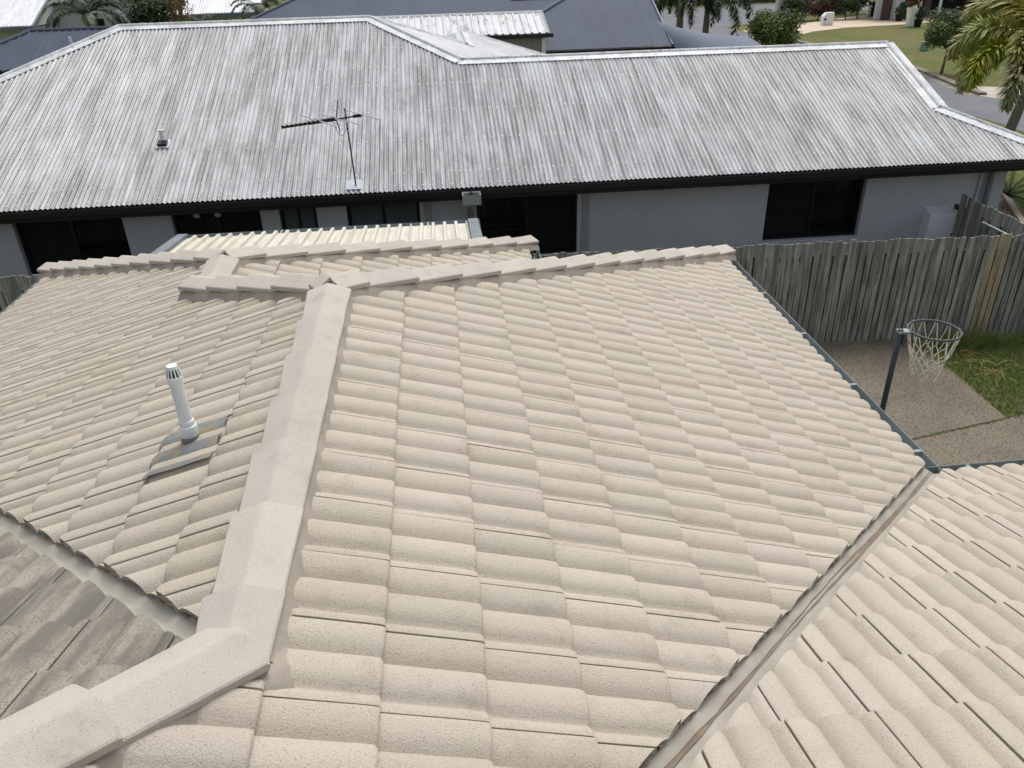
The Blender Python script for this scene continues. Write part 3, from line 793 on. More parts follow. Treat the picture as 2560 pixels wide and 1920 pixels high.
capping((XL,YE,ZE), (-5.56,16.6,ZL), n1=hs_); capping((-.56,16.6,ZL), (1.22,14.82,ZR), n1=hs_)
capping((9.69,12.65,ZE+1.57*TN), (XR,YE,ZE), n1=hs_, wl=.19); capping((9.69,14.86,ZR), (9.69,12.60,ZE+1.55*TN), n1=0.0, n2=.2, wl=.15)
capping((-.56,16.6,ZL), (1.48,18.64,ZE+3.49*TN), n1=hs_, wl=.11); capping((1.48,18.5,ZE+3.49*TN), (1.48,22.05,ZE+3.49*TN)); capping((1.48,22.0,ZE+3.49*TN), (4.97,25.49,ZE), n1=hs_, wl=.11)
# screws on every second rib along the battens
b = MB()
for row, d0 in enumerate([.10, .42, 1.30, 2.15, 3.0, 3.62, 4.3, 5.1]):
    k = 0; u = math.ceil(XL/.0762)*.0762
    while u < XR:
        if d0 < top_front(u)-.12:
            s_ = .012
            p = PF(u, d0+random.uniform(-.012,.012)) + UPF*.009
            q = len(b.v); b.v += [tuple(p+Vector((s_*k_*cx, s_*k_*cy, s_*k_*cy*TN))+UPF*h_) for h_, k_ in ((.003,1.15),(.012,.7)) for cx, cy in ((-1,-1),(1,-1),(1,1),(-1,1))]
            b.f += [(q+4,q+5,q+6,q+7),(q,q+1,q+5,q+4),(q+1,q+2,q+6,q+5),(q+2,q+3,q+7,q+6),(q+3,q,q+4,q+7)]
        u += .1524
npart('roof_screws', b, SCREW, kind='stuff')
# gutter, fascia, soffit
def ngut(a, b_, out):
    mb = MB(); a = Vector(a); b_ = Vector(b_); out = Vector(out)
    pr = [(-.01,0),(-.01,-.115),(.115,-.115),(.125,-.10),(.125,-.01),(.118,0),(.112,-.012),(.108,-.10),(.0,-.10)]
    mb.sweep(pr, a, b_, out, Vector((0,0,1)), closed=True, caps=True); return npart('gutter', mb, BLACK, True, 30)
ngut((XL-.1,YE+.055,ZE-.012), (XR+.1,YE+.055,ZE-.012), (0,-1,0)); ngut((XR-.055,YE-.05,ZE-.0125), (XR-.055,18.6,ZE-.0125), (1,0,0))
b = MB(); b.box((XL,YE+.067,ZE-.215),(XR-.07,YE+.09,ZE-.03)); b.box((XR-.09,YE+.092,ZE-.2149),(XR-.067,18.6,ZE-.031)); npart('fascia', b, BLACK)
YW = 11.60
b = MB(); b.box((XL+.05,YE+.092,ZE-.21),(XR-.092,YW+.30,ZE-.195)); npart('soffit', b, BLACK)
# walls with openings: (x0, x1, z0) openings reach up to the soffit line
ZT = ZE-.21
ops = [(-6.25,-4.53,-3.70),(-3.76,-2.33,-3.70),(-2.03,-1.42,-2.95),(-.93,.28,-2.95),(1.23,2.95,-3.09),(6.28,8.03,-3.07)]
b = MB(); x = XL+.55
for x0, x1, z0 in ops:
    b.box((x,YW,G),(x0,YW+.24,ZT)); b.box((x0-.0,YW+.001,G),(x1,YW+.24,z0)); x = x1
b.box((x,YW,G),(10.15,YW+.24,ZT)); b.box((10.15,YW+.10,G),(10.42,YW+.24,ZT)); b.box((10.42,YW+.24,G),(10.66,18,ZT)); b.box((10.40,YW+.098,G),(10.66,YW+.24,ZT))
b.box((XL+.55,YW+.24,G),(XL+.8,21.5,ZT)); b.box((XL+.8,18.0,G),(10.42,18.2,ZT))
npart('wall', b, WALLG)
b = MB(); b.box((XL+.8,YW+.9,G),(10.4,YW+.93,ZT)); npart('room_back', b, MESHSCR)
def nbox(name, a, c, m, parent=None, **k):
    mb = MB(); mb.box(a, c); o = npart(name, mb, m, parent=parent, **k)
    return o
def window(x0, x1, z0, z1, panes, pm, depth=.10, mull=.045, screen=None):
    mb = MB(); y0 = YW+depth; fr = .05
    mb.box((x0+.001,y0,z0),(x0+fr,y0+.06,z1)); mb.box((x1-fr,y0,z0),(x1-.001,y0+.06,z1)); mb.box((x0+fr,y0,z1-fr),(x1-fr,y0+.06,z1)); mb.box((x0+fr,y0,z0),(x1-fr,y0+.06,z0+fr))
    n = panes; wd_ = (x1-x0-2*fr)/n
    for k in range(1, n): mb.box((x0+fr+wd_*k-mull/2,y0+.003,z0+fr),(x0+fr+wd_*k+mull/2,y0+.055,z1-fr))
    wn = npart('window', mb, FRAME)
    for k in range(n):
        p = D.objects.new('pane', None)
        q = MB(); q.box((x0+fr+wd_*k+.001,y0+.03,z0+fr+.001),(x0+fr+wd_*(k+1)-.001,y0+.036,z1-fr-.001))
        npart('pane', q, PANE if not screen or k != screen[0] else MESHSCR, parent=wn)
    return wn
def blind(wn, x0, x1, z0, z1, y):
    q = MB(); n = int((z1-z0)/.05)
    for i in range(n):
        z = z0+.05*i; q.add([(x0,y,z),(x1,y,z),(x1,y+.03,z+.042),(x0,y+.03,z+.042)], [(0,1,2,3)])
    npart('blind', q, BLIND, parent=wn)
w1 = window(-6.25,-4.53,-3.70,ZT,2,PANE,screen=(0,)); nbox('door_rail',(-6.15,YW+.085,-2.90),(-5.25,YW+.1,-2.87),FRAME,parent=w1)
w2 = window(-3.76,-2.33,-3.70,ZT,2,PANE,screen=(1,))
w3 = window(-2.03,-1.42,-2.95,ZT,2,PANE); w4 = window(-.93,.28,-2.95,ZT,2,PANE)
for wn, xx in ((w3,((-1.97,-1.75),(-1.70,-1.48))),(w4,((-.87,-.35),(-.30,.22)))):
    for a_, c_ in xx: blind(wn, a_, c_, -2.85, ZT-.06, YW+.085 if wn is w4 else YW+.087)
w5 = window(1.23,2.95,-3.09,ZT,2,PANE,screen=(1,)); nbox('transom_rail',(1.30,YW+.085,-2.62),(2.1,YW+.1,-2.595),FRAME,parent=w5)
w6 = window(6.28,8.03,-3.07,ZT,2,PANE,screen=(0,)); nbox('sash_rail',(6.33,YW+.085,-2.60),(7.12,YW+.1,-2.575),FRAME,parent=w6)
b = MB(); b.add([(6.24,YW-.045,-3.105),(8.07,YW-.045,-3.105),(8.07,YW+.1,-3.072),(6.24,YW+.1,-3.072),(6.24,YW-.045,-3.19),(8.07,YW-.045,-3.19),(8.07,YW+.0,-3.19),(6.24,YW+.0,-3.19)], [(0,1,2,3),(0,4,5,1),(4,7,6,5),(0,3,7,4),(1,5,6,2)]); npart('sill', b, WALLG)
b = MB(); b.add([(1.20,YW-.045,-3.125),(2.98,YW-.045,-3.125),(2.98,YW+.1,-3.092),(1.20,YW+.1,-3.092),(1.20,YW-.045,-3.21),(2.98,YW-.045,-3.21)], [(0,1,2,3),(0,4,5,1)]); npart('sill', b, TRIM)
nbox('trim_post',(3.03,YW-.03,G),(3.14,YW-.001,ZT),TRIM); nbox('trim_post',(.36,YW-.03,G),(.47,YW-.001,ZT),TRIM)
# rainwater head and pipes
b = MB(); b.add([(.985,YE-.29,-1.895),(1.275,YE-.29,-1.895),(1.275,YE-.075,-1.895),(.985,YE-.075,-1.895),(.985,YE-.29,-1.735),(1.275,YE-.29,-1.735),(1.275,YE-.075,-1.735),(.985,YE-.075,-1.735),
     (1.0,YE-.275,-1.745),(1.26,YE-.275,-1.745),(1.26,YE-.09,-1.745),(1.0,YE-.09,-1.745),(1.0,YE-.275,-1.87),(1.26,YE-.275,-1.87),(1.26,YE-.09,-1.87),(1.0,YE-.09,-1.87)],
    [(3,2,1,0),(0,1,5,4),(1,2,6,5),(2,3,7,6),(3,0,4,7),(4,5,9,8),(5,6,10,9),(6,7,11,10),(7,4,8,11),(8,9,13,12),(9,10,14,13),(10,11,15,14),(11,8,12,15),(12,13,14,15)])
rh = npart('rainwater_head', b, TRIM)
b = MB(); b.tube([(1.12,YE-.03,-1.775),(1.13,YE-.16,-1.76),(1.13,YE-.18,-1.80)], .035, 10); npart('spout', b, BLACK, True, 40, parent=rh)
b = MB(); b.tube([(1.13,YE-.18,-1.895),(1.13,YE-.17,-1.99),(1.12,YE+.05,-2.09),(1.12,YW-.16,-2.16),(1.12,YW-.075,-2.25),(1.12,YW-.075,G)], .045, 12); npart('downpipe', b, PIPE, True, 40)
b = MB(); b.tube([(10.31,YW+.0,ZT),(10.31,YW+.0,G)], .05, 14); npart('downpipe', b, PIPE, True, 40)
b = MB(); b.tube([(10.08,YW-.018,ZT),(10.08,YW-.018,G)], .012, 6); npart('conduit', b, TRIM, True, 40)
b = MB(); b.tube([(10.9,YE+.2,ZE-.22),(10.9,YE+.25,ZE-.30),(10.9,YE+.38,ZE-.36)], .075, 12); npart('downpipe_elbow', b, BLACK, True, 40)
# things fixed to that house
METER = mat('meter_box_paint', lin((222,226,232)), .55, lin((214,218,226)), s=3)
mbx = thing('meter_box', 'grey electricity meter box on the grey wall near the side fence', 'meter box', (9.42, YW-.13, -2.99))
b = MB(); b.add([(-.24,-.12,-.36),(.22,-.12,-.36),(.22,.129,-.36),(-.24,.129,-.36),(-.24,-.12,.335),(.22,-.12,.335),(.22,.129,.40),(-.24,.129,.40)], [(3,2,1,0),(4,5,6,7),(0,1,5,4),(1,2,6,5),(2,3,7,6),(3,0,4,7)]); b.build('cabinet', METER, mbx)
b = MB(); b.box((-.215,-.132,-.335),(.195,-.121,.30)); dr_ = b.build('door', METER, mbx)
b = MB()
for i in range(3): b.box((-.12+.03*i,-.139,.235-.012*i),(.10-.03*i*0+.0,-.1325,.240-.012*i))
b.build('louvre', METER, dr_)
LAMP = mat('lamp_glass', lin((170,170,166)), .25, spec=.6)
for i, (x_, lb) in enumerate(((-3.28,'left floodlight head under the black eaves of the grey house'),(-2.95,'right floodlight head under the black eaves of the grey house'))):
    fl = thing('floodlight', lb, 'floodlight', (x_, 11.42, -1.905), group='twin floodlights under the eaves')
    b = MB(); b.tube([(0,0,.01),(0,-.02,-.05)], .012, 6); b.build('arm', BLACK, fl)
    b = MB(); b.tube([(0,.0,-.045),(0,-.02,-.06),(.01,-.075,-.085),(.01,-.08,-.088)], [.02,.035,.055,.056], 12); hd = b.build('lamp_head', TRIM, fl, True, 40)
    b = MB(); b.tube([(.01,-.081,-.0885),(.01,-.088,-.092)], [.05,.035], 12); b.build('lens', LAMP, hd, True)
rv = thing('roof_vent', 'small white vent pipe with black boot on the corrugated roof', 'vent pipe', (-3.93, 12.60, ZE+1.52*TN))
b = MB(); b.tube([(0,.02,0),(-.0,.02,.21)], [.045,.04], 12); b.lathe([(.046,.21),(.046,.235),(0,.245)], (0,.02,0), 12); b.build('pipe', PVC, rv, True, 40)
b = MB(); b.obox((0,0,0), Vector((1,0,0)), Vector((0,NCS,TN*NCS)), UPF, (-.11,-.13,-.005), (.11,.10,.022)); b.build('flashing_sheet', IRON_CAP, rv)
b = MB(); b.obox((0,-.035,0), Vector((1,0,0)), Vector((0,NCS,TN*NCS)), UPF, (-.075,-.06,.0), (.075,.065,.055)); b.build('rubber_boot', BLACK, rv)

# ------------------------------------------------------------------ tv antenna
ALU = mat('aluminium_rod', lin((196,198,198)), .35, metal=.5)
DARKP = mat('dark_plastic', lin((34,35,38)), .5)
MAST = mat('mast_steel', lin((58,58,64)), .45)
ta = thing('tv_antenna', 'rooftop television antenna with many rods on a dark mast', 'antenna', (-.715, 11.24, -1.63))
b = MB(); ax = Vector((1,0,0)); ay = Vector((0,NCS,TN*NCS)); b.obox((.0,.03,.015), ax, ay, UPF, (-.13,-.12,.012), (.13,.13,.018)); bp = b.build('base_plate', mat('base_plate_paint', lin((176,186,196)), .5), ta)
b = MB(); b.tube([(.03,.0,.02),(0,.02,1.20)], .0125, 8); b.build('mast', MAST, ta, True, 40)
b = MB(); b.tube([(.02,.015,.34),(-.10,.12,.07)], .003, 4); b.tube([(.02,.015,.34),(.13,.12,.07)], .003, 4); b.build('stay_wire', MAST, ta)
bd = Vector((1.0,.62,.0)).normalized(); bo = Vector((.0,.02,1.06)); rod = Vector((.53,-.85,0)).normalized(); rz_ = rod.cross(bd).normalized()
def bpnt(s_, r_=0, z_=0): return bo + bd*s_ + rod*r_ + rz_*z_
boom = MB(); boom.tube([bpnt(-.45), bpnt(.26)], .013, 6); boom.obox(bpnt(0), bd, rod, rz_, (-.62,-.03,-.015), (-.44,.05,.03)); boom.obox(bpnt(0), bd, rod, rz_, (-.42,-.03,-.02), (-.18,.03,.03)); boom.obox(bpnt(.22), bd, rod, rz_, (-.09,-.025,-.018), (.04,.025,.025)); boom.build('boom', DARKP, ta)
tr = MB(); tr.obox(bpnt(0), bd, rod, rz_, (-1.04,-.010,-.018), (-.40,.010,.020)); tr.build('director_beam', DARKP, ta)
def rodpart(nm, s_, L1, L2, z_=0, r=.010):
    q = MB(); q.tube([bpnt(s_, -L1, z_), bpnt(s_, L2, z_)], r, 6); q.build(nm, ALU, ta)
for i in range(9): rodpart('director', -1.02+.07*i, .10, .10, .034, .009)
for s_, l1, l2, z_ in ((.24,.68,.68,.025),(-.05,.45,.5,-.02),(-.20,.5,.45,.02),(-.46,.66,.60,.02)): rodpart('dipole', s_, l1, l2, z_)
for z_ in (-.16,-.09,.10,.17,.24): rodpart('reflector', -.12+abs(z_)*.25, .24, .24, z_, .006)
b = MB(); b.tube([bpnt(-.12,0,-.2), bpnt(-.16,0,0), bpnt(-.10,0,.26)], .008, 5); b.build('reflector_frame', DARKP, ta)
b = MB(); b.tube([bpnt(-.22,0,-.03)] + [bpnt(-.22,0,-.03)*(1-k/8)+Vector((0,.0,.93))*(k/8)+Vector((0,0,-.17*math.sin(PI*k/8))) for k in range(1,9)] + [Vector((.012,.012,.5)), Vector((.03,-.012,.03))], .0045, 5, False); b.build('cable', DARKP, ta)

# ------------------------------------------------------------------ cream patio roof behind the hip
CREAM = mat('cream_steel', lin((204,201,189)), .5, lin((192,187,170)), s=2.2, stretch=(4,1,1), spec=.45)
BARGE = mat('barge_steel', lin((112,122,126)), .42, lin((98,108,112)), s=3)
aw = thing('patio_roof', 'cream ribbed metal patio roof with grey gutter beside the tiled hip', 'patio roof', (-.7, 8.0, G))
AL = aw.location.copy()
def az_(y): return -1.355 - (y-7.3)*.11
xa0, xa1, ya0, ya1 = -2.62, .985, 7.22, 8.72
def rib_profile(u, w_):
    pts = []
    x = 0; pt = .148
    while x < w_-.001:
        for dx, z in ((0,0),(.012,.002),(.036,.002),(.040,.006),(.046,.006),(.050,.001),(.058,.001),(.062,.006),(.068,.006),(.072,.002),(.092,.002),(.098,.038),(.102,.042),(.130,.042),(.134,.038),(.143,0)):
            if x+dx < w_: pts.append((x+dx, z))
        x += pt
    pts.append((w_, 0)); return pts
nsh = 5; sw = (xa1-xa0)/nsh
for k in range(nsh):
    b = MB(); pr = rib_profile(0, sw); n = len(pr)
    for y in (ya0, ya1-.10):
        for x, z in pr: b.v.append((xa0+sw*k+x-AL.x, y-AL.y, az_(y)+z+.002*(k%2)-AL.z))
    for i in range(n-1): b.f.append((i, i+1, n+i+1, n+i))
    b.build('roof_sheet', CREAM, aw, True, 25)
g_ = gutter(Vector((xa0-.12, ya1-.12, az_(ya1)+.012))-AL, Vector((xa1+.16, ya1-.12, az_(ya1)+.012))-AL, (0,1,0), mats=GUTTER, parent=aw, bm=GUTTER, wd=.17)
for xx, wd_ in ((xa1+.002, .13), (xa0-.132, .13)):
    b = MB(); pts = [(xx,ya0,az_(ya0)+.045),(xx+wd_,ya0,az_(ya0)+.045),(xx+wd_,ya1,az_(ya1)+.045),(xx,ya1,az_(ya1)+.045)]
    b.add([(x-AL.x,y-AL.y,z-AL.z+dz) for dz in (0,-.14) for x,y,z in pts], [(0,1,2,3),(7,6,5,4),(0,4,5,1),(1,5,6,2),(2,6,7,3),(3,7,4,0)]); b.build('barge_flashing', BARGE, aw)
for xx in (-2.2, .85):
    b = MB(); b.box((xx-AL.x-.04, 8.5-AL.y, 0), (xx-AL.x+.04, 8.58-AL.y, az_(8.5)-AL.z-.02)); b.build('post', BARGE, aw)

# ------------------------------------------------------------------ houses and sheds behind
DARKR = mat('slate_steel', lin((66,76,92)), .7, lin((72,82,98)), s=.6, spec=.25, rnd=.03)
DARKC = mat('slate_capping', lin((78,87,101)), .5)
WHITER = metal_mat('pale_iron', lin((206,209,212)), lin((232,234,236)), lin((150,150,150)), rough=.5)
WHITET = metal_mat('mouldy_white_steel', lin((182,184,186)), lin((206,208,210)), lin((66,66,66)), rough=.5, st=(2.2,.7,.7), fine=.6)
SHEDW = mat('shed_cladding', lin((152,148,140)), .6, lin((144,140,132)), s=1)
CREAMW = mat('pale_render', lin((196,198,196)), .9, lin((186,188,186)), s=1)
WHITEP = mat('white_paint', lin((226,228,226)), .6)
BROWN = mat('brown_render', lin((86,70,64)), .9)
SHADEW = mat('painted_shade_wall', lin((38,36,40)), .8)  # near-black colour paints shade into the recesses and the wall under the eaves
class House:
    def __init__(s, o): s.o = o; s.l = o.location.copy()
    def part(s, name, mb, m, **k):
        for i, v in enumerate(mb.v): mb.v[i] = (v[0]-s.l.x, v[1]-s.l.y, v[2]-s.l.z)
        return mb.build(name, m, k.pop('parent', s.o), **k)
    def box(s, name, a, c, m, **k):
        b = MB(); b.box(a, c); return s.part(name, b, m, **k)
    def ribbed(s, lo, hi, u0, u1, P, up, m, sheet=.762, pitch=.0762, amp=.008, per=4, trap=False):
        """real ribs, one object per sheet"""
        n = max(1, int(round((u1-u0)/sheet)))
        for k in range(n):
            a = u0+(u1-u0)*k/n; e = u0+(u1-u0)*(k+1)/n; mb = MB(); q = 0; prev = False
            us = []
            if trap:
                x = a
                while x < e-.001:
                    us += [(x,0),(x+pitch*.62,0),(x+pitch*.70,1),(x+pitch*.92,1)]; x += pitch
                us = [t for t in us if t[0] < e] + [(e+.012, 0)]
            else:
                c = max(2, int((e-a)/pitch*per)); us = [(a+(e-a)*i/c+(.012 if i==c else 0), .5+.5*math.cos(2*PI*(a+(e-a)*i/c)/pitch)) for i in range(c+1)]
            for u, z in us:
                l, h = lo(u), hi(u)
                if h-l < .01: prev = False; continue
                for d in (l, h): mb.v.append(tuple(P(u, d)+up*(z*amp*2+(.003 if k%2 else 0))))
                if prev: mb.f.append((q-2, q, q+1, q-1))
                prev = True; q += 2
            if mb.f: s.part('roof_sheet', mb, m, smooth=not trap)
    def cap(s, a, b_, m, r=.07):
        b = MB(); a = Vector(a); b_ = Vector(b_); b.tube([a, b_], r, 6); return s.part('ridge_capping', b, m)
def upv(dx, dy, t): return Vector((-dx*t, -dy*t, 1)).normalized()
# slate roofed house straight behind
h = House(thing('dark_roofed_house', 'house with wide slate grey hipped steel roof behind the corrugated roof', 'house', (2, 34, G)))
zb = -1.82; tb = .385
yA = 32.4      # eave line of the wide part
def PW(u, d): return Vector((u, yA+d, zb+d*tb))
xh = -9.35
h.ribbed(lambda u: 0, lambda u: max(0, min(5.6, u-xh, 5.6 if u < 2.25 else max(3.62, 5.6-(u-2.25)))), xh, 6.4, PW, upv(0,1,tb), DARKR, per=3)
h.ribbed(lambda u: 0, lambda u: max(0, min(4.0, u-2.3, 99)), 2.3, 9.66, lambda u, d: Vector((u, 30.0+d, zb+d*tb)), upv(0,1,tb), DARKR, per=3)
h.ribbed(lambda u: 0, lambda u: max(0, min(4.0, u-30.0, 38-u)), 30.0, 37.9, lambda u, d: Vector((2.3+d, u, zb+d*tb)), upv(1,0,tb), DARKR, per=2)
h.ribbed(lambda u: 0, lambda u: max(0, min(5.6, u-yA, 43.6-u)), yA, 43.6, lambda u, d: Vector((xh+d, u, zb+d*tb)), upv(1,0,tb), DARKR, per=2)
h.ribbed(lambda u: 0, lambda u: max(0, min(5.6, u-xh)), xh, 6.4, lambda u, d: Vector((u, 43.6-d, zb+d*tb)), upv(0,-1,tb), DARKR, per=2)
h.ribbed(lambda u: 0, lambda u: max(0, min(4.0, u-2.3)), 2.3, 9.66, lambda u, d: Vector((u, 38-d, zb+d*tb)), upv(0,-1,tb), DARKR, per=2)
for a, b_ in (((xh,yA,zb+.03),(xh+5.6,yA+5.6,zb+5.6*tb+.03)),((xh+5.6,38,zb+5.6*tb+.03),(2.25,38,zb+5.6*tb+.03)),((2.25,38,zb+5.6*tb+.03),(4.23,36.02,zb+3.62*tb+.03)),((4.23,36.02,zb+3.62*tb+.03),(6.4,36.02,zb+3.62*tb+.03)),((2.3,30,zb+.03),(6.3,34,zb+4*tb+.03)),((6.3,34,zb+4*tb+.03),(9.7,34,zb+4*tb+.03)),((9.66,30,zb+.02),(9.66,34,zb+4*tb+.02))):
    h.cap(a, b_, DARKC, .06)
h.box('gutter', (2.3,29.86,zb-.13),(9.7,30.0,zb-.01), BLACK); h.box('gutter', (xh,yA-.14,zb-.13),(2.2,yA-.001,zb-.01), BLACK)
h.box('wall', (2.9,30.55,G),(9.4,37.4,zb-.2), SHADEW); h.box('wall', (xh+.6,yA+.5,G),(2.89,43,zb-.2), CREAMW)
b = MB(); b.add([(9.64,30.1,zb-.15),(9.64,37.9,zb-.15),(9.64,34,zb+3.95*tb)], [(0,1,2)]); h.part('gable', b, DARKC)
# shed with white ribbed roof
h = House(thing('garden_shed', 'grey clad shed with mouldy white ribbed roof between the two metal roofs', 'shed', (1.8, 29.4, G)))
te = .28
h.ribbed(lambda u: 0, lambda u: 1.85, -1.3, 4.62, lambda u, d: Vector((u, 27.7+d, -1.0+d*te)), upv(0,1,te), WHITET, pitch=.254, amp=.016, trap=True)
h.ribbed(lambda u: 0, lambda u: 1.85, -1.3, 4.62, lambda u, d: Vector((u, 31.4-d, -1.0+d*te)), upv(0,-1,te), WHITET, pitch=.254, amp=.016, trap=True)
h.cap((-1.3,29.55,-.475),(4.66,29.55,-.475), WHITEP, .06)
h.box('gutter', (-1.35,27.56,-1.13),(4.80,27.72,-1.005), BLACK)
b = MB(); b.add([(4.625,27.68,-1.10),(4.625,31.42,-1.10),(4.625,31.42,-.99),(4.625,29.55,-.46),(4.625,27.68,-.99),(4.70,27.68,-1.10),(4.70,31.42,-1.10),(4.70,31.42,-.99),(4.70,29.55,-.46),(4.70,27.68,-.99)], [(0,1,2,3,4),(9,8,7,6,5),(0,4,9,5),(4,3,8,9),(3,2,7,8)]); h.part('barge', b, BARGE)
b = MB(); x = -1.2
pr = []
while x < 4.5: pr += [(x,0),(x+.15,0),(x+.155,-.02),(x+.185,-.02),(x+.19,0)]; x += .19
b.sweep([(u_, 0) for u_, _ in pr], (0,0,0), (0,0,0), Vector((1,0,0)), Vector((0,0,1))) if False else None
for z in (G, -1.12):
    for u_, dy in pr: b.v.append((u_, 27.80+dy, z))
n = len(pr)
for i in range(n-1): b.f.append((i, i+1, n+i+1, n+i))
h.part('wall', b, SHEDW); h.box('corner_post', (4.42,27.74,G),(4.56,27.86,-1.13), WHITEP); h.box('wall', (4.43,27.87,G),(4.55,31.3,-1.13), SHEDW); h.box('wall', (-1.2,31.2,G),(4.42,31.3,-1.13), SHEDW)
# low slate roof at left
h = House(thing('dark_roofed_garage', 'low slate grey hipped steel roof at far left behind the white hip', 'house', (-11, 31, G)))
tl = .40; zl = -1.6; xl = -16.1
h.ribbed(lambda u: 0, lambda u: max(0, min(2.5, u-xl)), xl, -6.2, lambda u, d: Vector((u, 28.5+d, zl+d*tl)), upv(0,1,tl), DARKR, pitch=.25, amp=.011, trap=True)
h.ribbed(lambda u: 0, lambda u: max(0, min(2.5, u-xl)), xl, -6.2, lambda u, d: Vector((u, 33.5-d, zl+d*tl)), upv(0,-1,tl), DARKR, pitch=.25, amp=.011, trap=True)
h.ribbed(lambda u: 0, lambda u: max(0, min(2.5, u-28.5, 33.5-u)), 28.5, 33.5, lambda u, d: Vector((xl+d, u, zl+d*tl)), upv(1,0,tl), DARKR, pitch=.25, amp=.011, trap=True)
h.cap((xl+2.5,31,zl+2.5*tl+.02),(-6.2,31,zl+2.5*tl+.02), DARKC); h.cap((xl,28.5,zl+.02),(xl+2.5,31,zl+2.5*tl+.02), DARKC)
h.box('gutter', (xl-.05,28.36,zl-.14),(-6.2,28.5,zl-.01), BLACK); h.box('wall', (xl+.5,29,G),(-6.4,33,zl-.15), CREAMW)
b = MB(); b.tube([(-11.9,29.9,-1.05),(-11.9,29.9,-.75)], .06, 8); tag(b.build('roof_vent', PVC, None, True, 40), 'tiny white vent pipe on the low slate roof at far left', 'vent pipe')
# pale roofed house, far left
h = House(thing('pale_roofed_house', 'pale grey house with large whitish roof at far left behind the palms', 'house', (-26, 50, G)))
tw = .40
h.ribbed(lambda u: 0, lambda u: 8.0, -40, -20.4, lambda u, d: Vector((u, 46.8+d, -1.45+d*tw)), upv(0,1,tw), WHITER, sheet=1.6, pitch=.2, amp=.01, trap=True)
h.box('gutter', (-40,46.6,-1.62),(-20.3,46.8,-1.47), BARGE)
b = MB(); b.add([(-20.42,46.75,-1.5),(-20.42,54.8,-1.5),(-20.42,54.8,-1.47+8*tw)], [(0,1,2)]); h.part('gable', b, CREAMW)
b = MB(); b.obox((-20.36,46.7,-1.48), Vector((0,1,tw)).normalized(), Vector((1,0,0)), Vector((0,0,1)), (0,-.05,-.16), (8.7,.06,.04)); h.part('barge', b, BARGE)
h.box('wall', (-40,47.4,G),(-20.6,55,-1.6), CREAMW); h.box('soffit', (-40,46.8,-1.63),(-20.5,47.4,-1.6), BARGE)
h.box('wing_wall', (-20.55,50.5,G),(-15.6,58,-.5), CREAMW); h.box('wing_roof', (-20.6,50.0,-.48),(-15.3,58,-.36), BARGE)
for x_, z_ in ((-18.6,-2.2),(-16.9,-1.9)): h.box('window', (x_,50.45,z_),(x_+.6,50.499,z_+.75), PANE)
# pale roofed house, centre left
h = House(thing('white_roofed_house', 'house with white corrugated roof behind the twiggy bush and the small palm', 'house', (-13, 53, G)))
h.ribbed(lambda u: 0, lambda u: max(0, min(6.5, u+17.4, -9.3-u+9)), -17.4, -9.2, lambda u, d: Vector((u, 50+d, -1.35+d*tw)), upv(0,1,tw), WHITER, pitch=.17, amp=.02, per=4)
h.box('gutter', (-17.6,49.85,-1.55),(-9.0,50,-1.37), BARGE); h.box('wall', (-16.9,50.5,G),(-9.6,56,-1.55), CREAMW)
h.cap((-17.4,50.05,-1.30),(-14.5,53,-.15), WHITEP, .2)
h.cap((-9.2,50.05,-1.28),(-9.2,56,1.1), WHITEP, .2)
# house across the street (front seen between the trees)
h = House(thing('verandah_house', 'house across the street with white garage door, brown pillars and verandah posts', 'house', (38, 61, G)))
YF = 60.0
def fx(u): return CAM.x + (RIGHT*((u-1280)/1984.6)+DOWN*(-.46)+FWD).x*((YF-CAM.y)/((RIGHT*((u-1280)/1984.6)+DOWN*(-.46)+FWD).y))
def facade(nm, u0, u1, z0, z1, m, dy=0.0, th=.25): return h.box(nm, (fx(u0), YF+dy, z0), (fx(u1), YF+dy+th, z1), m)
zt = G+2.7
facade('wall', 2186,2200,G,zt,CREAMW); facade('pillar',2201,2220,G,zt,BROWN,-.25,.5); facade('wall',2221,2233,G,zt,CREAMW,.0)
gd = facade('garage_door',2233.5,2258,G+.02,zt-.3,WHITEP,.15,.06)
for k in range(4): facade('door_panel',2235,2256.5,G+.1+.55*k,G+.58+.55*k,WHITEP,.13,.02).parent = gd
gd.children[0].name = 'door_panel'
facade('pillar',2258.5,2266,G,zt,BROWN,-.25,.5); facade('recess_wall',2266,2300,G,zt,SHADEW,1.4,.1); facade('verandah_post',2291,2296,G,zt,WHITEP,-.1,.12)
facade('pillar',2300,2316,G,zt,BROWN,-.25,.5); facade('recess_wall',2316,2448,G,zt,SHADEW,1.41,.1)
for u_ in (2339,2424): facade('verandah_post',u_,u_+6,G,zt,WHITEP,-.1,.12)
facade('wall',2450,2474,G,zt,CREAMW,.0); facade('recess_wall',2474,2600,G,zt,SHADEW,1.412,.1); h.box('roof_slab', (fx(2180), YF-.7, zt), (fx(2620), YF+7, zt+.25), DARKR); h.box('floor', (fx(2290), YF-.6, G-.02), (fx(2460), YF+1.5, G+.10), CONC)

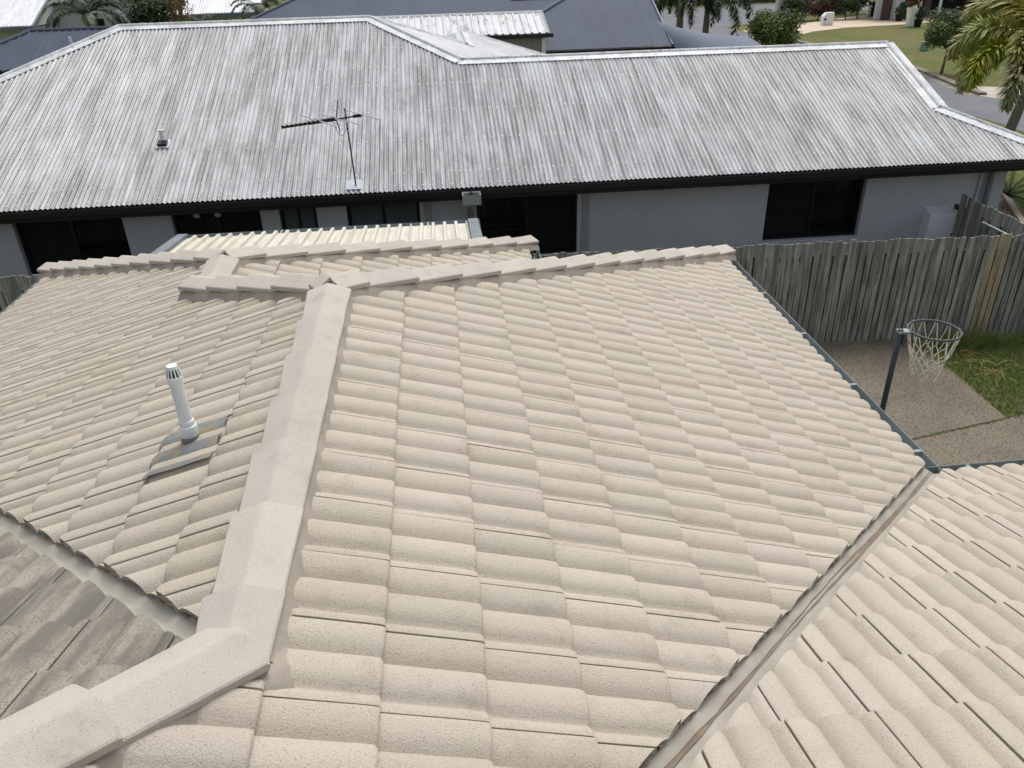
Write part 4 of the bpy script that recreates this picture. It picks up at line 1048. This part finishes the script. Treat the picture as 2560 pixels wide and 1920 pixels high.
# shade sail
SAIL = mat('shade_cloth', lin((92,102,118)), .7, lin((86,96,112)), s=.7)
sh = thing('shade_sail', 'slate grey shade sail stretched beside the dark roof near the street', 'shade sail', (9.5, 27, G))
P_ = [Vector(q) for q in ((8.25,27.5,-.70),(9.0,27.2,-1.62),(12.4,27.8,-1.78),(12.3,30.5,-1.60))]
b = MB(); nn = 14
for j in range(nn+1):
    for i in range(nn+1):
        s_, t_ = i/nn, j/nn
        q = P_[0]*(1-s_)*(1-t_)+P_[1]*(1-s_)*t_+P_[2]*s_*t_+P_[3]*s_*(1-t_)
        q = q + Vector((0,0,-.13*math.sin(PI*s_)*(1-.25*math.sin(PI*t_)) + .10*math.sin(PI*t_)))
        b.v.append(tuple(q-sh.location))
for j in range(nn):
    for i in range(nn):
        a = j*(nn+1)+i; b.f.append((a,a+1,a+nn+2,a+nn+1))
b.build('sail_cloth', SAIL, sh, True)
for q in P_[2:]:
    b = MB(); b.tube([(q.x-9.5,q.y-27,0),(q.x-9.5,q.y-27,q.z-G+.04)], .05, 8); b.build('post', BLACK, sh, True, 40)

# ------------------------------------------------------------------ plants
LEAF = mat('leaf', (.10,.15,.035), .6, (.055,.095,.022), s=1.2, rnd=.35, island=True, spec=.3)
LEAF_B = mat('leaf_bright', (.12,.165,.032), .6, (.065,.105,.022), s=1.5, rnd=.35, island=True, spec=.3)
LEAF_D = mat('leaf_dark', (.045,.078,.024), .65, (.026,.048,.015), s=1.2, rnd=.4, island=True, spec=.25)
LEAF_R = mat('leaf_red', (.085,.030,.026), .65, (.035,.040,.014), s=1.8, rnd=.4, island=True, spec=.25)
LEAF_S = mat('leaf_silver', (.22,.30,.36), .6, (.12,.18,.22), s=2, rnd=.2, island=True)
LEAF_O = mat('leaf_orange', (.20,.085,.03), .7, (.10,.06,.025), s=4, rnd=.3, island=True)
FROND = mat('frond', (.23,.29,.05), .5, (.34,.30,.07), s=.8, rnd=.22, island=False, spec=.4)
FROND_D = mat('frond_dark', (.045,.075,.024), .5, (.022,.045,.014), s=1, rnd=.25, island=False, spec=.4)
FROND_Y = mat('frond_dry', (.17,.14,.065), .7, (.11,.085,.045), s=2, rnd=.25)
BARK = mat('bark', lin((112,102,88)), .95, lin((78,70,60)), s=7, bump=.5, bs=30)
PALMB = mat('palm_trunk', lin((138,134,120)), .9, lin((104,100,88)), s=5, stretch=(1,1,6), bump=.3, bs=20)
CROWNS = mat('crownshaft', lin((112,126,82)), .6, lin((130,136,96)), s=4)
TWIG = mat('dry_twig', lin((142,122,84)), .9, lin((104,92,58)), s=3)
def leaf_cloud(clumps, n, size, rr, squash=.75):
    """many leaf faces spread through clumps (cx, cy, cz, r)"""
    mb = MB(); tot = sum(c[3]**2 for c in clumps)
    for cx, cy, cz, r in clumps:
        for i in range(int(n*r*r/tot)):
            d = Vector((rr.gauss(0,1), rr.gauss(0,1), rr.gauss(0,1))).normalized(); k = r*(rr.random()**.4)*rr.uniform(.82,1.12)
            p = Vector((cx+d.x*k, cy+d.y*k, cz+d.z*k*squash))
            nrm = (d + Vector((rr.gauss(0,.5), rr.gauss(0,.5), rr.gauss(.3,.5)))).normalized()
            a = nrm.orthogonal().normalized(); a.rotate(Matrix.Rotation(rr.uniform(0,6.28), 3, nrm)); bb = nrm.cross(a)
            s = size*rr.uniform(.6,1.3); q = len(mb.v)
            mb.v += [tuple(p-a*s), tuple(p+bb*s*.42), tuple(p+a*s), tuple(p-bb*s*.42)]; mb.f.append((q,q+1,q+2,q+3))
    return mb
def tree(name, label, cat, loc, trunk_h, trunk_r, clumps, n, size, lm, group=None, lean=(0,0), seed=1):
    rr = random.Random(seed); t = thing(name, label, cat, loc, group=group)
    if trunk_h > 0:
        b = MB(); top = Vector((lean[0], lean[1], trunk_h))
        b.tube([(0,0,-.05), top*.35+Vector((.02,.01,0)), top*.7, top], [trunk_r*1.25, trunk_r, trunk_r*.85, trunk_r*.7], 8)
        for cx, cy, cz, r in clumps:
            b.tube([top*.8, (top*.8+Vector((cx,cy,cz)))*.5+Vector((0,0,.1)), (cx,cy,cz)], [trunk_r*.5, trunk_r*.35, trunk_r*.15], 5)
        b.build('trunk', BARK, t, True)
    leaf_cloud(clumps, n, size, rr).build('crown', lm, t)
    return t
def clumps(n, rx, ry, rz, cz, r0, r1, seed):
    rr = random.Random(seed); out = []
    for i in range(n):
        d = Vector((rr.gauss(0,1), rr.gauss(0,1), rr.gauss(0,1))).normalized()*rr.uniform(.35,1)
        out.append((d.x*rx, d.y*ry, cz+d.z*rz, rr.uniform(r0,r1)))
    return out
# frond: rachis with leaflets, arching along +x and drooping
def frond_mesh(L, droop, m, plume=False, n=46, wleaf=.022, lleaf=.42, seed=0, rise=.6):
    rr = random.Random(seed); mb = MB(); pts = []; x = z = 0; ang = rise
    N_ = 16
    for i in range(N_+1):
        pts.append(Vector((x, 0, z))); x += L/N_*math.cos(ang); z += L/N_*math.sin(ang); ang -= droop/N_*(.5+1.2*i/N_)
    mb.tube(pts, [.022*(1-.85*i/N_) for i in range(N_+1)], 5)
    for i in range(n):
        f = .12+.88*i/(n-1); k = f*N_; a = min(N_-1, int(k)); p = pts[a].lerp(pts[a+1], k-a); tg = (pts[a+1]-pts[a]).normalized()
        side = Vector((0,1,0)); upn = tg.cross(side).normalized()*-1
        ll = lleaf*math.sin(PI*min(1, .12+.80*f))**.7
        angs = [rr.uniform(0, 6.28) for _ in range(4)] if plume else [.25, PI-.25]
        for q in angs:
            dirn = (side*math.cos(q)+upn*math.sin(q)*(1 if plume else .7)); dirn = (dirn*.85+tg*rr.uniform(.35,.6)).normalized()
            tip = p+dirn*ll*rr.uniform(.8,1.1)+Vector((0,0,-ll*rr.uniform(.15,.45))); mid = p.lerp(tip, .5)+Vector((0,0,ll*.10)); wv = dirn.cross(Vector((0,0,1))).normalized()*wleaf
            b0 = len(mb.v); mb.v += [tuple(p-wv*.4), tuple(p+wv*.4), tuple(mid+wv), tuple(mid-wv), tuple(tip)]; mb.f += [(b0,b0+1,b0+2,b0+3),(b0+3,b0+2,b0+4)]
    return mb.mesh('frond', m)
def palm(label, loc, h, r, meshes, nf, group=None, shaft=True, lean=(0,0), tilt0=0., seed=3, sc=1.0, extra=None):
    rr = random.Random(seed); t = thing('palm_tree', label, 'palm', loc, group=group); top = Vector((lean[0], lean[1], h))
    b = MB(); prof = [(0,1.45),(.08,1.15),(.4,1.05),(.75,.9),(1,.75)]
    b.tube([top*f+Vector((0,0,-.05 if f==0 else 0)) for f,_ in prof], [r*k for _,k in prof], 10); b.build('trunk', PALMB, t, True)
    if shaft:
        b = MB(); b.tube([top, top+Vector((0,0,.25)), top+Vector((0,0,.75))], [r*.8, r*.85, r*.4], 10); b.build('crownshaft', CROWNS, t, True)
    zb_ = .65 if shaft else 0
    for i in range(nf):
        me = meshes[i % len(meshes)]; o = put('frond', me, t, loc=top+Vector((0,0,zb_)))
        o.rotation_euler = (rr.uniform(-.15,.15), rr.uniform(-.35,.45)+tilt0, 2*PI*i/nf*2.4+rr.uniform(-.3,.3)); o.scale = [sc*rr.uniform(.85,1.1)]*3
    return t
fx1 = [frond_mesh(2.5, 2.5, FROND, True, 125, .032, .50, k, 1.1-.22*k) for k in range(3)]
fx2 = [frond_mesh(2.6, 2.5, FROND_D, True, 56, .025, .42, k+5, .9-.2*k) for k in range(3)]
fx3 = [frond_mesh(2.4, 1.9, FROND_D, False, 40, .035, .5, k+9, .8) for k in range(3)]
fxd = [frond_mesh(2.2, 2.4, FROND_Y, False, 34, .03, .42, k+19, .3) for k in range(2)]
palm('large yellow green foxtail palm beside the street at right edge', (14.1, 16.9, G), 2.40, .125, fx1, 20, lean=(.42,.0), seed=4, sc=.95)
palm('foxtail palm by the street, thicker trunk nearer the dark roof', (13.95, 44.0, G), 2.3, .2, fx2, 14, group=None, seed=6, sc=1.2)
palm('foxtail palm by the street, darker trunk nearer the round bush', (15.15, 43.2, G), 2.4, .17, fx2, 14, seed=8, sc=1.2)
palm('dark palm with drooping fronds at far left in front of the pale house', (-14.6, 39.0, G), 3.3, .2, fx3, 18, shaft=False, seed=10, sc=.9, lean=(.1,0))
palm('palm with yellowing fronds right of the dark palm at far left', (-13.0, 37.5, G), 2.3, .14, fxd+fx3[:1], 12, shaft=False, seed=12, sc=.62)
palm('dark palm beside the left hip of the slate roof', (-7.6, 42.5, G), 3.1, .18, fx3, 15, shaft=False, seed=14, sc=.72)
palm('small spiky palm in front of the white corrugated roof', (-11.2, 45.5, G), 2.2, .1, [frond_mesh(.9, 1.0, FROND_D, False, 16, .03, .25, 40+k, .9) for k in range(2)], 14, shaft=False, seed=15)
tree('green_tree', 'broad dark green tree right of the left palms', 'tree', (-12.6, 40.5, G), 2.3, .12, clumps(9,1.0,.9,.9,3.2,.6,.95,1), 2600, .10, LEAF_D, seed=2)
tree('green_tree', 'lighter green tree at the top edge left of the twiggy bush', 'tree', (-11.6, 42.5, G), 2.4, .1, clumps(6,.7,.7,.7,3.9,.5,.7,3), 1300, .10, LEAF, seed=3)
tb_ = thing('twiggy_bush', 'bare twiggy yellowish bush in front of the white roofed house', 'bush', (-10.95, 40.0, G)); rr = random.Random(9)
b = MB()
for i in range(46):
    a = rr.uniform(0,6.28); s_ = rr.uniform(.1,.95); h_ = rr.uniform(2.6,4.3); p0 = Vector((rr.gauss(0,.12), rr.gauss(0,.12), 0)); p1 = Vector((s_*.5*math.cos(a), s_*.5*math.sin(a), h_*.55)); p2 = Vector((s_*math.cos(a), s_*math.sin(a), h_))
    b.tube([p0,p1,p2], [.022,.016,.008], 4, False)
    for j in range(3):
        f = rr.uniform(.5,.95); q = p1.lerp(p2, f); a2 = a+rr.uniform(-1,1); b.tube([q, q+Vector((.25*math.cos(a2),.25*math.sin(a2),.35))], [.009,.004], 3, False)
b.build('stems', TWIG, tb_); leaf_cloud(clumps(8,.7,.7,.9,3.5,.35,.5,5), 420, .06, rr).build('leaves', FROND_Y, tb_)
hd_ = thing('clipped_hedge', 'yellow green clipped hedge in front of the white roofed house', 'hedge', (-10.1, 46.0, G)); rr = random.Random(4)
mb = MB()
for i in range(2600):
    p = Vector((rr.uniform(-2.6,2.6), rr.uniform(-.5,.5), 0)); p.z = rr.choice((rr.uniform(.3,2.42), 2.42+rr.gauss(0,.05)))
    a = Vector((rr.gauss(0,1),rr.gauss(0,1),rr.gauss(0,1))).normalized(); c_ = a.orthogonal().normalized(); q = len(mb.v); s_ = .09
    mb.v += [tuple(p-a*s_), tuple(p+c_*s_*.5), tuple(p+a*s_), tuple(p-c_*s_*.5)]; mb.f.append((q,q+1,q+2,q+3))
mb.build('foliage', LEAF_B, hd_)
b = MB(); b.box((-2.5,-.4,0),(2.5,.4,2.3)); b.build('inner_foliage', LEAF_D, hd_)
# right side
tree('round_tree', 'dense round green tree just beyond the ridge of the corrugated roof', 'tree', (17.75, 40, G), 1.1, .12, clumps(22,1.2,1.1,.72,1.42,.6,.82,11), 14000, .085, LEAF_B, seed=12)
tree('lollipop_tree', 'small rounded tree with bare trunk on the lawn across the street', 'tree', (23.5, 34.7, G), 1.15, .055, [(x_-.18,y_,z_,r_) for x_,y_,z_,r_ in clumps(24,.78,.75,.72,1.72,.46,.64,21)], 12000, .06, LEAF, lean=(.05,0), seed=22)
for i, (u_, lm, lb, sz) in enumerate(((1990,LEAF_D,'dark hedge shrub beside the letterbox pillar',1.0),(2020,LEAF_R,'reddish brown shrub left of the white letterbox',1.05),(2060,LEAF_R,'mottled red and green shrub behind the white letterbox',1.0),(2095,LEAF_R,'dark red leaved shrub in the middle of the street hedge',1.0),(2130,LEAF_D,'dark green shrub in the street hedge',1.05),(2165,LEAF_D,'dark green shrub beside the yellow lidded bin',1.0))):
    x_ = fx(u_)+.2
    tree('shrub', lb, 'shrub', (x_, 61.5+.3*(i%2), G), .3, .05, clumps(7,.85,.6,.6,.95,.5,.75,30+i), 1500, .10, lm, seed=31+i)
# yucca by the corner of the grey house
st = thing('yucca_plant', 'spiky pale yucca with dry leaves beside a stump behind the grey house corner', 'yucca', (12.15, 14.6, G)); rr = random.Random(6)
b = MB(); b.tube([(0,0,0),(.02,0,.75)], [.07,.055], 8); b.build('stem', BARK, st, True)
LEAFY = mat('yucca_leaf', lin((150,132,92)), .6, lin((104,96,62)), s=5, rnd=.2); 
ym = MB(); ym.add([(0,-.016,0),(0,.016,0),(.3,.02,.03),(.3,-.02,.03),(.62,0,0)], [(0,1,2,3),(3,2,4)]); ymesh = ym.mesh('leaf', LEAFY)
for i in range(46):
    o = put('leaf', ymesh, st, loc=(0,0,.78-.012*i+.1)); o.rotation_euler = (rr.uniform(-.3,.3), rr.uniform(-.9,.9)+.2, i*2.4); o.scale = [rr.uniform(.7,1.15)]*3
b = MB(); b.tube([(0,0,0),(0,0,1.7),(.02,0,1.74)], [.22,.17,.165], 14); tag(b.build('palm_stump', PALMB, None, True, 40, loc=(12.75,15.3,G)), 'cut palm stump standing behind the yucca at the house corner', 'stump')
cy = thing('cycad_plant', 'dark green cycad with stiff leaves on the lawn behind the stump', 'cycad', (13.6, 15.4, G))
cm = frond_mesh(.95, .9, LEAF_D, False, 30, .012, .12, 77, .5); cm.name = 'frond'
for i in range(16):
    o = put('frond', cm, cy, loc=(0,0,.28)); o.rotation_euler = (0, random.Random(i).uniform(-.5,.3), i*2.4)
tree('silver_palm', 'silvery blue shrub behind the big foxtail palm', 'shrub', (25.9, 33, G), .5, .06, clumps(6,.6,.5,.6,1.7,.35,.5,91), 500, .16, LEAF_S, seed=92)

# ------------------------------------------------------------------ small things along the street
def at(u, v, z=G):
    d = RIGHT*((u-1280)/1984.6)+DOWN*((v-960)/1984.6)+FWD; k = (z-CAM.z)/d.z; return CAM+d*k
p = at(1948, 52); lp = thing('letterbox_pillar', 'pale rendered letterbox pillar with grey plate beside the street hedge', 'letterbox', p)
b = MB(); b.box((-.34,-.2,0),(.34,.3,1.55)); b.build('pillar', CREAMW, lp); b = MB(); b.box((-.19,-.215,.05),(.19,-.199,1.3)); b.build('face_plate', mat('sage_plate', lin((150,158,146)), .7), lp)
b = MB(); b.box((-.10,-.23,.85),(.10,-.214,1.0)); b.box((-.10,-.23,.74),(.10,-.214,.80)); b.build('letter_slot', FRAME, lp); b = MB(); b.box((-.24,-.24,1.551),(.24,.2,1.64)); b.build('cap', WHITEP, lp)
p = at(2066, 62); wl = thing('white_letterbox', 'white letterbox with sloping top at the edge of the beige driveway', 'letterbox', p)
b = MB(); b.add([(-.38,-.2,0),(.38,-.2,0),(.38,.25,0),(-.38,.25,0),(-.38,-.2,.55),(.38,-.2,.80),(.38,.25,.80),(-.38,.25,.55),(-.15,-.2,.80),(-.15,.25,.80)], [(0,1,5,8,4),(1,2,6,5),(2,3,7,9,6),(3,0,4,7),(4,8,9,7),(8,5,6,9),(3,2,1,0)]); b.build('body', WHITEP, wl)
b = MB(); b.box((-.30,-.215,.30),(-.16,-.199,.46)); b.build('number_plate', FRAME, wl)
p = at(2311, 125); pb = thing('green_pit_box', 'small green utility pillar box on the lawn across the street', 'utility box', p)
b = MB(); b.lathe([(.30,0),(.28,.10),(.24,.34),(.0,.36)], (0,0,0), 4); b.build('body', mat('pale_green', lin((122,156,138)), .6), pb); b = MB(); b.box((-.20,-.20,.361),(.20,.20,.42)); b.build('lid', mat('pale_lid', lin((158,172,150)), .6), pb)
p = at(2181, 40); wb_ = thing('wheelie_bin', 'dark wheelie bin with yellow lid at the end of the street hedge', 'bin', p)
b = MB(); b.add([(-.24,-.24,0),(.24,-.24,0),(.24,.24,0),(-.24,.24,0),(-.31,-.33,1.0),(.31,-.33,1.0),(.31,.33,1.0),(-.31,.33,1.0)], [(3,2,1,0),(0,1,5,4),(1,2,6,5),(2,3,7,6),(3,0,4,7),(4,5,6,7)]); b.build('body', mat('bin_green', lin((30,44,40)), .5), wb_)
b = MB(); b.box((-.34,-.36,1.001),(.34,.36,1.08)); b.build('lid', mat('bin_yellow', lin((222,190,40)), .5), wb_)
p = at(2170, 41); dg = thing('garden_statue', 'small white garden statue at the foot of the hedge by the bin', 'statue', p)
b = MB(); b.tube([(0,0,0),(0,0,.25),(.02,-.02,.48),(.03,-.05,.62),(.05,-.08,.72),(.06,-.1,.80)], [.16,.17,.13,.09,.12,.03], 10); b.tube([(.05,-.1,.70),(.12,-.2,.66)], [.07,.04], 8); b.build('figure', WHITEP, dg, True)
p = at(2274, 66); pt = thing('tall_planter', 'tall white planter with orange grassy plant beside the verandah', 'planter', p)
b = MB(); b.add([(-.20,-.2,0),(.20,-.2,0),(.20,.2,0),(-.20,.2,0),(-.28,-.28,1.15),(.28,-.28,1.15),(.28,.28,1.15),(-.28,.28,1.15)], [(3,2,1,0),(0,1,5,4),(1,2,6,5),(2,3,7,6),(3,0,4,7),(4,5,6,7)]); b.build('pot', WHITEP, pt)
leaf_cloud([(0,0,1.6,.45),(.15,0,2.0,.35)], 400, .16, random.Random(3)).build('plant', LEAF_O, pt)
for i, (u_, v_, lb) in enumerate(((2247,52,'dark potted shrub beside the garage door'),(2292,66,'dark square planter with grasses right of the tall white planter'),(2252,30,'reddish pot plant against the brown pillar'))):
    p = at(u_, v_); q = thing('pot_plant', lb, 'pot plant', p); b = MB(); b.lathe([(.0,0),(.22,0),(.32,.45),(.28,.45)], (0,0,0), 12); b.build('pot', FRAME, q, True, 40)
    leaf_cloud([(0,0,.75,.42),(.1,0,1.05,.28)], 350, .11, random.Random(i)).build('foliage', LEAF_D if i < 2 else LEAF_R, q)
p = at(2375, 40); hy = thing('white_flower_bush', 'green bush with white flower heads under the verandah', 'bush', p)
leaf_cloud(clumps(6,.9,.4,.6,1.6,.4,.6,55), 900, .12, random.Random(5)).build('foliage', LEAF, hy); leaf_cloud([(-1.0,-.4,2.3,.22),(-.3,-.5,2.1,.2),(.3,-.5,2.4,.22),(.75,-.4,2.2,.2),(.2,-.6,1.7,.2)], 260, .12, random.Random(6)).build('flowers', WHITEP, hy)
tree('red_cordyline', 'reddish plant beside the verandah post', 'shrub', at(2418, 58), .5, .05, clumps(3,.3,.3,.35,1.3,.3,.45,66), 400, .14, LEAF_R, seed=67)
far = thing('far_fence', 'dark timber fence at the back of the lawn at top', 'fence', (30, 81.2, G)); b = MB()
me = None
b.box((0,0,0),(.28,.03,1.7)); me = b.mesh('paling', WOOD_RAIL)
for i in range(60): put('paling', me, far, loc=(-7+.3*i, random.uniform(-.01,.01), random.uniform(-.04,.02)))
b = MB(); b.box((-7,.04,1.2),(11,.1,1.3)); b.build('rail', WOOD_RAIL, far)
sheet('paved_strip', [(19.6,47.2),(20.4,50.9),(22.2,50.6),(21.7,46.6)], G-.014, PINK)
